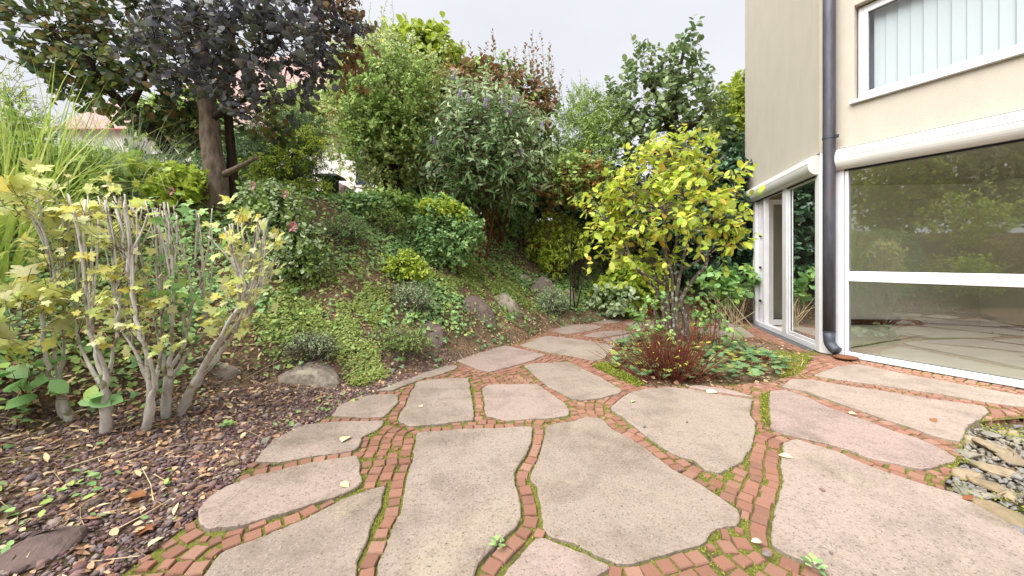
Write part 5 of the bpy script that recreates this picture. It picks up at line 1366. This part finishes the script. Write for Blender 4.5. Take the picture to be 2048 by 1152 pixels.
# ------------------------------------------------------------------ stones
def hull_rock(seed, n_=18, sq=(1, 1, 1)):
    rs = np.random.default_rng(seed); bm = bmesh.new()
    for p in nrmz(rs.normal(size=(n_, 3))) * rs.uniform(.75, 1.05, (n_, 1)): bm.verts.new(p * np.array(sq))
    r = bmesh.ops.convex_hull(bm, input=bm.verts); bmesh.ops.delete(bm, geom=[g_ for g_ in r['geom_interior'] if isinstance(g_, bmesh.types.BMVert)], context='VERTS')
    bmesh.ops.triangulate(bm, faces=bm.faces)
    bm.verts.ensure_lookup_table(); V = np.array([v_.co[:] for v_ in bm.verts]); F = np.array([[v_.index for v_ in f.verts] for f in bm.faces]); bm.free()
    return V, F
def stonemat(name, cols, spots=None):
    m, n, l, b, _ = newmat(name)
    v, rr = coords(n, l)
    g = n.new('ShaderNodeNewGeometry'); ad = n.new('ShaderNodeMath'); ad.operation = 'ADD'
    l.new(g.outputs['Random Per Island'], ad.inputs[0]); l.new(rr, ad.inputs[1])
    fr = n.new('ShaderNodeMath'); fr.operation = 'FRACT'; l.new(ad.outputs[0], fr.inputs[0])
    k = len(cols); c = ramp(n, l, fr.outputs[0], [((i + .5) / k, q) for i, q in enumerate(cols)])
    f = tex_noise(n, l, v, 14.0, 8, 0.7); c = mixc(n, l, 1.0, c, ramp(n, l, f, [(.3, (.6, .6, .6)), (.7, (1.25, 1.25, 1.25))]), 'MULTIPLY')
    if spots:
        f3 = tex_noise(n, l, v, 5.0, 6, 0.7); c = mixc(n, l, ramp(n, l, f3, [(.52, (0, 0, 0)), (.62, (.8, .8, .8))]), c, spots)
    l.new(c, b.inputs['Base Color']); b.inputs['Roughness'].default_value = .9; b.inputs['Specular IOR Level'].default_value = .2
    bump(n, l, b, tex_noise(n, l, v, 45.0, 8, 0.7), .7, .012)
    return m
M_LAVA = stonemat('lava_gravel', ['#6a5254', '#7a6262', '#886e6a', '#5c4e50', '#947872', '#786868', '#a89890', '#827678'])
M_ROCK = stonemat('bank_rock', ['#8d8278', '#988c80', '#83786e'], '#b5ab99')
M_LROCK = stonemat('dark_lava_rock', ['#665859', '#74645f', '#6c5c60'], '#7c745c')
M_SLATE = stonemat('grey_slate', ['#7a7872', '#8a867e', '#6b6964', '#979086', '#7c7c7e'], '#97917c')
M_TAN = stonemat('tan_sandstone', ['#978870', '#8a7a62', '#a4947e', '#807260'], '#787458')
# lava gravel at the foot of the bank
TPL = [hull_rock(400 + i, 11, (1, .8, .6)) for i in range(6)]
P, d, zy, rs = bank_points(160000, 308, (-4.4, .95), (-.4, 4.4))
zone = np.interp(zy, [1.5, 2.8, 3.5, 4.2], [1.9, 1.3, .55, 0.12])
m = (d > 0.0) & (d < zone) & (rs.random(len(P)) < np.clip(1.25 - d / zone, 0.25, 1) * .5)
P = P[m][:26000]; h = HT(P); sz = np.clip(rs.lognormal(-4.65, .45, len(P)), .005, .04)
VV_, FF_, off = [], [], 0
for ti, (TV, TF) in enumerate(TPL):
    I = np.where(np.arange(len(P)) % 6 == ti)[0]; a = rs.uniform(0, math.tau, len(I)); ca, sa = np.cos(a), np.sin(a)
    X = TV[None, :, 0] * ca[:, None] - TV[None, :, 1] * sa[:, None]; Y = TV[None, :, 0] * sa[:, None] + TV[None, :, 1] * ca[:, None]
    V = np.stack([X, Y, np.broadcast_to(TV[None, :, 2], X.shape)], 2) * sz[I][:, None, None] + np.column_stack([P[I], h[I] + sz[I] * .25])[:, None, :]
    VV_.append(V.reshape(-1, 3)); FF_.append((TF[None] + (np.arange(len(I)) * len(TV))[:, None, None]).reshape(-1, 3) + off); off += len(I) * len(TV)
tag(link('lava_gravel', np_mesh('lava_gravel', np.vstack(VV_), np.vstack(FF_)), M_LAVA), 'purple brown lava gravel beside the path', 'gravel', kind='stuff')
def rock(name, c, sx, sy, sz_, rz, mat, label, seed, cat='rock', group=None, tilt=(0, 0), n_=20, sink=.25):
    V, F = hull_rock(seed, n_)
    V = V * np.array([sx, sy, sz_])
    bm = bmesh.new(); vs = [bm.verts.new(p) for p in V]
    for f in F: bm.faces.new([vs[i] for i in f])
    big = max(sx, sy, sz_)
    bmesh.ops.bevel(bm, geom=bm.edges[:], offset=big * .07, segments=1, affect='EDGES', profile=.6)
    bmesh.ops.triangulate(bm, faces=bm.faces)
    if big > .1:
        bmesh.ops.subdivide_edges(bm, edges=bm.edges[:], cuts=1, use_grid_fill=True)
        for v_ in bm.verts: v_.co += v_.co.normalized() * (mnoise.noise(v_.co * (3.5 / big) + Vector((seed, 0, 0))) * big * .06)
    me = bpy.data.meshes.new(name); bm.to_mesh(me); bm.free()
    o = link(name, me, mat); o.location = (c[0], c[1], c[2] + sz_ * (1 - 2 * sink)); o.rotation_euler = (tilt[0], tilt[1], rz)
    return tag(o, label, cat, group)
for i, (x, y, rx, ry, mt, lab) in enumerate([
    (600,768,92,52,M_ROCK,'large lichened grey rock at the foot of the bank beside the path'),(440,750,38,34,M_ROCK,'mossy brown rock half hidden behind the cut back maples'),
    (742,685,28,24,M_LROCK,'small dark porous lava rock in front of the sedum mat'),(800,690,30,34,M_LROCK,'dark rock behind the twiggy heath cushion'),
    (868,674,40,46,M_LROCK,'purple grey rock left of the leaning slab rock'),(962,634,58,62,M_LROCK,'tall purple grey slab rock leaning in the bank'),
    (1018,614,34,54,M_ROCK,'narrow tan rock right of the leaning slab rock'),(1092,588,40,40,M_ROCK,'buff rock below the drooping shrub'),(1140,600,24,26,M_ROCK,'small buff rock at the right end of the bank'),
    (1050,565,24,20,M_ROCK,'flat buff rock in the bank under the drooping shrub'),(70,1075,80,42,M_LROCK,'large flat purple stone at the lower left corner')]):
    c = hit(x, y + ry * .8); k = c.y / FPX
    if y > 900:
        rock('rock', c + Vector((0, 0, -.02)), rx * k, rx * k * .75, ry * k * .7, i * .7, mt, lab, 500 + i, 'rock')
    else:                                   # slabby rock faces set flush into the slope
        c = hit(x, y); k = c.y / FPX; N_, _h = slope_normal(np.array([[c.x, c.y]])); nv = Vector(N_[0]); nv = (nv + Vector((0, -.35, -.15))).normalized()
        o = rock('rock', c, rx * k * 1.05, ry * k * 1.25, max(rx, ry) * k * .42, 0, mt, lab, 500 + i, 'rock', n_=26, sink=.5)
        o.location = c - nv * (max(rx, ry) * k * .16); o.rotation_euler = (nv.to_track_quat('Z', 'Y') @ Matrix.Rotation(.5 * math.sin(i * 2.3), 3, 'Z').to_quaternion()).to_euler()
# rubble at the right
RUB = [(1942,868,26,12,M_TAN,'tan wedge stone at the head of the rubble bed'),(1990,885,34,14,M_SLATE,'pale grey flat stone in the middle of the rubble bed'),(1943,898,24,13,M_SLATE,'grey stone beside the end of the brick strip'),(2030,905,28,12,M_TAN,'brown flat stone at the right edge of the rubble'),
    (1998,925,36,16,M_TAN,'large brown angular stone in the rubble bed'),(1934,936,30,15,M_TAN,'tan flat topped stone next to the brick corner'),(1983,958,28,14,M_SLATE,'light grey rounded slab in the rubble bed'),(1962,976,30,12,M_SLATE,'blue grey slate lying in front of the tan stones'),
    (2025,980,26,14,M_TAN,'brown stone behind the big cracked slab'),(2010,1012,48,26,M_TAN,'big cracked brown slab at the front of the rubble bed'),(2035,1048,26,14,M_SLATE,'grey slate under the big cracked slab'),(1992,862,16,8,M_SLATE,'dark grey slate tucked against the upper paving slab'),(2032,858,18,8,M_TAN,'tan plate stone at the top of the rubble bed'),(2042,940,18,12,M_SLATE,'small grey stone cut by the right picture edge'),(2040,870,14,8,M_SLATE,'small pale stone near the window side of the rubble')]
for i, (x, y, rx, ry, mt, lab) in enumerate(RUB):
    g_ = px(x, y + ry * .7); k = g_[1] / FPX
    if i in (1, 6): mt = M_TAN
    rock('rubble_stone', (g_[0], g_[1] + .02, -.03), rx * k * 1.2, rx * k * .9, ry * k * .8, i * 1.3, mt, lab, 600 + i, 'stone', 'rubble stones', tilt=(.1 * math.sin(i), .1 * math.cos(i * 2)), sink=.3)
P0_, rs = bed_points(1100, np.array([px(*q) for q in [(1925,850),(2120,838),(2200,1100),(2050,1072),(1990,1030),(1900,985),(1890,955),(1918,915)]]), 310)
mbr = MB()
for j, (x, y) in enumerate(P0_):
    TV, TF = TPL[j % 6]; s_ = rs.uniform(.008, .026); mbr.add(TV * s_ + np.array([x, y, -.035 + s_ * .3]), TF.tolist())
nm_ = 2600; pr_ = P0_[rs.integers(0, len(P0_), nm_)] + rs.normal(0, .05, (nm_, 2)); kp_ = vnoise(pr_, 5.0, 3.0) > 0.15; pr_ = pr_[kp_]; nm_ = len(pr_); an = rs.uniform(0, math.tau, nm_)
tag(link('rubble_moss', leaf_mesh('rubble_moss', T_DIA, np.column_stack([pr_, rs.uniform(-.03, .0, nm_)]), np.column_stack([np.cos(an), np.sin(an), rs.uniform(.2, 1.2, nm_)]), rs.normal(size=(nm_, 3)) + np.array([0, 0, .6]), rs.uniform(.01, .022, nm_)), M_MOSS), 'moss and tiny weeds between the rubble stones', 'moss', kind='stuff')
tag(mbr.build('slate_chippings', M_SLATE), 'grey slate chippings between the rubble stones', 'gravel', kind='stuff')
# grey stones by the door and in the bed
for i, (x, y, rx, ry, mt, lab) in enumerate([(1460,690,10,6,M_SLATE,'pale grey cobble at the back of the island bed'),(1438,686,8,5,M_SLATE,'dark grey cobble left of the pale one in the island bed'),(1490,694,9,6,M_SLATE,'speckled grey cobble beside the brown stone'),(1512,690,20,9,M_TAN,'brown angular stone at the rear edge of the island bed'),(1520,700,12,5,M_SLATE,'flat grey cobble in front of the brown stone')]):
    g_ = px(x, y + ry); k = g_[1] / FPX; rock('cobble', (g_[0], g_[1], 0), rx * k, rx * k * .8, ry * k * 1.1, i, mt, lab, 640 + i, 'stone')
rs = np.random.default_rng(311); mbr = MB()
for j in range(160):
    x, y = rs.uniform(1425, 1508), rs.uniform(610, 638); g_ = px(x, y); TV, TF = TPL[j % 6]; s_ = rs.uniform(.04, .10)
    mbr.add(TV * np.array([s_, s_, s_ * .4]) + np.array([g_[0], g_[1], ht(*g_) + .01]), TF.tolist())
tag(mbr.build('slate_bed', M_SLATE), 'bed of grey slate pieces beneath the hydrangea', 'gravel', kind='stuff')
c = hit(690, 405, 4); rock('boulder', (at(690, 395, 6.9).x, 6.9, ht(at(690, 395, 6.9).x, 6.9)), .32, .25, .42, .4, M_LROCK, 'brown upright boulder on the crest before the white wall', 660)
# black garden lantern post on the crest
q = at(662, 395, 6.2); gz = ht(q.x, q.y); lan = empty('garden_lantern', (q.x, q.y, gz), 'black square garden lantern on the crest before the white house', 'lantern')
tz = at(662, 350, 6.2).z; w_ = .095
mb = MB(); mb.box((q.x - w_, q.y - w_, gz - .05), (q.x + w_, q.y + w_, tz - .06)); mb.build('post', m_black, lan, bevel=.006)
mb = MB(); mb.add([(q.x-.19,q.y-.19,tz-.06),(q.x+.19,q.y-.19,tz-.06),(q.x+.19,q.y+.19,tz-.06),(q.x-.19,q.y+.19,tz-.06),(q.x-.15,q.y-.15,tz-.01),(q.x+.15,q.y-.15,tz-.01),(q.x+.15,q.y+.15,tz-.01),(q.x-.15,q.y+.15,tz-.01)], [(3,2,1,0),(4,5,6,7),(0,1,5,4),(1,2,6,5),(2,3,7,6),(3,0,4,7)]); mb.build('cap', m_black, lan)

# ------------------------------------------------------------------ moss in the joints
rs = np.random.default_rng(320)
iy, ix = np.where(free & gap_region)
P = np.stack([cxs[ix], cys[iy]], 1) + rs.uniform(-RES / 2, RES / 2, (len(ix), 2))
w = np.clip(0.55 + 0.9 * vnoise(P, 1.9, 2.0) + 0.5 * vnoise(P, 6.0, 7.0), 0.03, 1)
m = rs.random(len(P)) < w * np.clip(1.6 - P[:, 1] * .2, .25, 1) * .85
P = P[m]
if len(P) > 80000: P = P[rs.choice(len(P), 80000, False)]
n_ = len(P); an = rs.uniform(0, math.tau, n_)
me = leaf_mesh('moss', T_DIA, np.column_stack([P, rs.uniform(-.013, .002, n_)]), np.column_stack([np.cos(an), np.sin(an), rs.uniform(.2, 1.4, n_)]), rs.normal(size=(n_, 3)) + np.array([0, 0, .6]), rs.uniform(.005, .012, n_))
tag(link('moss', me, M_MOSS, patio), kind='stuff')
# moss and dry grass at the edge of the island bed
rs = np.random.default_rng(321)
for nm, lab, mt, poly, n_, s_ in (('moss_patch', 'olive moss patch at the left tip of the island bed', M_MOSS, [(1185,732),(1215,725),(1290,768),(1275,775),(1235,756)], 5000, .016), ('moss_patch', 'moss and dry grass at the right tip of the island bed', M_MOSS, [(1545,700),(1625,716),(1600,746),(1560,757)], 5000, .016), ('moss_patch', 'moss wedge beside the right hand slab', M_MOSS, [(1520,790),(1538,784),(1540,850),(1520,846)], 2500, .014)):
    pol = np.array([px(*q) for q in poly]); P, _r = bed_points(n_, pol, 322); n2 = len(P); an = rs.uniform(0, math.tau, n2)
    me = leaf_mesh(nm, T_DIA, np.column_stack([P, rs.uniform(-.012, .012, n2)]), np.column_stack([np.cos(an), np.sin(an), rs.uniform(.2, 1.4, n2)]), rs.normal(size=(n2, 3)) + np.array([0, 0, .6]), rs.uniform(.6, 1.3, n2) * s_)
    tag(link(nm, me, mt), lab, 'moss', kind='stuff')
bp_ = MB(); bl_ = resample(BED, .08); bp_.add([(p_[0], p_[1], -.010) for p_ in bl_], [tuple(range(len(bl_)))]); bo = bp_.build('planting_bed', m_soil); tag(bo, kind='structure')
if bo.data.polygons[0].normal.z < 0: bo.data.flip_normals()
P, rs = bed_points(700, BED, 323); n2 = len(P); an = rs.uniform(0, math.tau, n2)
tag(link('bed_litter', leaf_mesh('bed_litter', T_OVAL, np.column_stack([P, rs.uniform(-.005, .015, n2)]), np.column_stack([np.cos(an), np.sin(an), rs.normal(0, .2, n2)]), rs.normal(size=(n2, 3)) * .35 + np.array([0, 0, 1]), rs.uniform(.03, .07, n2)), M_LITTER), 'brown fallen leaves around the island bed', 'litter', kind='stuff')
gq = Vector((*px(1566, 722), 0)); me_n = 160
B_ = np.column_stack([gq.x + rs.normal(0, .09, me_n), gq.y + rs.normal(0, .14, me_n), np.full(me_n, -.01)]); dd = rs.normal(size=(me_n, 2)); dd /= np.linalg.norm(dd, axis=1)[:, None]
e = empty('dry_grass_tuft', gq, 'straw coloured dry grass tuft near the downpipe', 'grass'); tag(link('blades', blades_mesh('blades', B_ - np.array(gq), dd, rs.uniform(.05, .13, me_n), np.full(me_n, .003), rs.uniform(.3, .9, me_n)), M_STICK, e), kind='stuff')

# ------------------------------------------------------------------ single leaves and pebbles on the slabs
M_FALL = leafmat('pale_fallen_leaf', ['#e4dcae', '#d9cf98', '#ece6c4'], .2, .6)
M_FALLO = leafmat('orange_fallen_leaf', ['#8a5a34', '#7c4c2e', '#966a40'], .2, .6)
for i, (x, y, s_, mt, lab) in enumerate([(683,889,20,M_FALL,'pale fallen leaf on the upper left slab'),(681,972,18,M_FALL,'cream fallen leaf on the pointed left slab'),(1263,808,10,M_FALL,'pale leaf at the rear left of the rounded slab'),(1436,788,16,M_FALL,'long pale leaf behind the rounded slab'),(1586,922,18,M_FALL,'cream leaf on the big right hand slab'),(1524,1092,15,M_FALL,'white leaf at the corner of brick and right slab'),(1698,831,12,M_FALL,'pale leaf on the long brick strip at the right'),(1865,841,14,M_FALLO,'curled orange leaf on the slab before the window'),(1965,1008,24,M_FALLO,'orange leaf at the edge of the rubble bed'),(318,1053,26,M_FALLO,'red brown curled leaf at the end of the left bricks'),(295,1102,24,M_FALL,'white leaf on the mossy bricks at the lower left'),(292,1008,32,M_FALLO,'large orange leaf on the lava gravel'),(845,818,9,M_FALL,'tiny pale leaf on the slab left of the centre')]):
    g_ = px(x, y); k = g_[1] / FPX; z = .016 if g_[0] > -1.6 else ht(*g_) + .03
    tp = T_OVAL if i % 3 else T_ROUND; rs = np.random.default_rng(700 + i); an = rs.uniform(0, math.tau)
    me = leaf_mesh('fallen_leaf', (tp[0] * np.array([1, 1, 1.6]), tp[1]), np.zeros((1, 3)), np.array([[math.cos(an), math.sin(an), .06]]), np.array([[rs.normal(0, .2), -.15, 1]]), np.array([s_ * k * 1.3]))
    o = link('fallen_leaf', me, mt); o.location = (g_[0], g_[1], z); tag(o, lab, 'leaf')
for i, (x, y, r, mt, lab) in enumerate([(1534,1116,12,M_LAVA,'dark pebble on the bricks at the bottom right'),(1288,857,5,M_SLATE,'small grey pebble on the rounded slab'),(1645,985,6,M_LAVA,'round brown pebble on the big right slab'),(1663,1112,5,M_LAVA,'small brown pebble near the front of the big right slab'),(1374,848,3.5,M_LAVA,'tiny dark pebble in the middle of the rounded slab'),(530,886,11,M_SLATE,'pale grey stone at the gravel edge of the path'),(466,932,15,M_TAN,'buff half brick lying in the gravel by the path'),(1360,945,6,M_LAVA,'dark pebble in the brick strip below the rounded slab')]):
    g_ = px(x, y); k = g_[1] / FPX; rock('pebble', (g_[0], g_[1], .01 if g_[0] > -1.2 else ht(*g_)), r * k, r * k * .75, r * k * .6, i, mt, lab, 720 + i, 'pebble', sink=.2)
for i, (x, y, s_, lab) in enumerate([(1630,1142,18,'small green weed rosette at the bottom of the right slab'),(996,1097,12,'tiny weed seedling in the curved brick strip'),(455,870,15,'ivy sprig on the gravel beside the path'),(420,800,15,'ivy sprig at the foot of the leaning maple')]):
    g_ = px(x, y); k = g_[1] / FPX; z = .0 if g_[0] > -1 else ht(*g_)
    t = Plant('weed', (g_[0], g_[1], z), lab, 'weed', seed=740 + i); q = 12; an = np.arange(q) * 2.4
    t.leaves(T_OVAL if i < 2 else T_IVY, M_IVY, np.column_stack([g_[0] + .012 * np.cos(an), g_[1] + .012 * np.sin(an), z + .01 + .002 * np.arange(q)]), np.column_stack([np.cos(an), np.sin(an), t.rs.uniform(.1, .7, q)]), np.tile([0, 0, 1.0], (q, 1)), t.rs.uniform(.6, 1.1, q) * s_ * k)
    t.finish(parts=12)

# ------------------------------------------------------------------ garden beside the photographer, seen in the window panes
for i, (x, y, r, h_, mt, tp, lab) in enumerate([(-3.2, .8, .6, .8, M_YG, T_OVAL, 'yellow green shrub on the bank beside the viewpoint'), (-3.6, -.4, .6, .9, M_ORANGE, T_OVAL, 'orange shrub on the bank behind the viewpoint'), (-4.6, .3, .8, 1.5, M_YG, T_OVAL, 'yellow green shrub higher on the bank beside the viewpoint'), (-4.8, -1.6, .9, 1.7, M_MID, T_OVAL, 'green tree shrub on the bank behind the viewpoint'), (-3.0, -1.8, .6, .7, M_GREYG, T_OVAL, 'grey green shrub low on the bank behind the viewpoint'), (-8.8, .6, 1.4, 4.4, M_YG, T_OVAL, 'tall green tree at the top of the bank left of the viewpoint'), (-9.0, -1.8, 1.5, 4.8, M_HAW, T_OVAL, 'tall dark tree on the crest left of the viewpoint'), (-8.8, -4.2, 1.6, 4.8, M_YG, T_OVAL, 'tall green tree on the crest behind the viewpoint'), (-8.0, -6.8, 1.6, 4.8, M_DARK2, T_OVAL, 'tall dark tree far behind the viewpoint'), (-4.0, -4.0, .9, 1.6, M_GREYG, T_OVAL, 'grey green shrub on the bank far behind the viewpoint')]):
    b0 = Vector((x, y, ht(x, y))); t = Plant('bank_shrub', b0, lab, 'shrub', seed=800 + i)
    t.crown([((x, y, b0.z + h_ * .55), (r, r, h_ * .55)), ((x + r * .4, y - r * .3, b0.z + h_ * .4), (r * .7, r * .7, h_ * .4))], 330 if h_ < 2 else 1500, 7, .16 if h_ < 2 else .3, .075 if h_ < 2 else .16, tp, mt)
    t.trunk([b0, b0 + Vector((0, 0, h_ * .5))], [.03, .015], B_DARK, 'stem'); t.finish(B_DARK, .003)
print('objects', len(bpy.data.objects), 'tris', sum(len(o.data.loop_triangles) or len(o.data.polygons) for o in bpy.data.objects if o.type == 'MESH'))
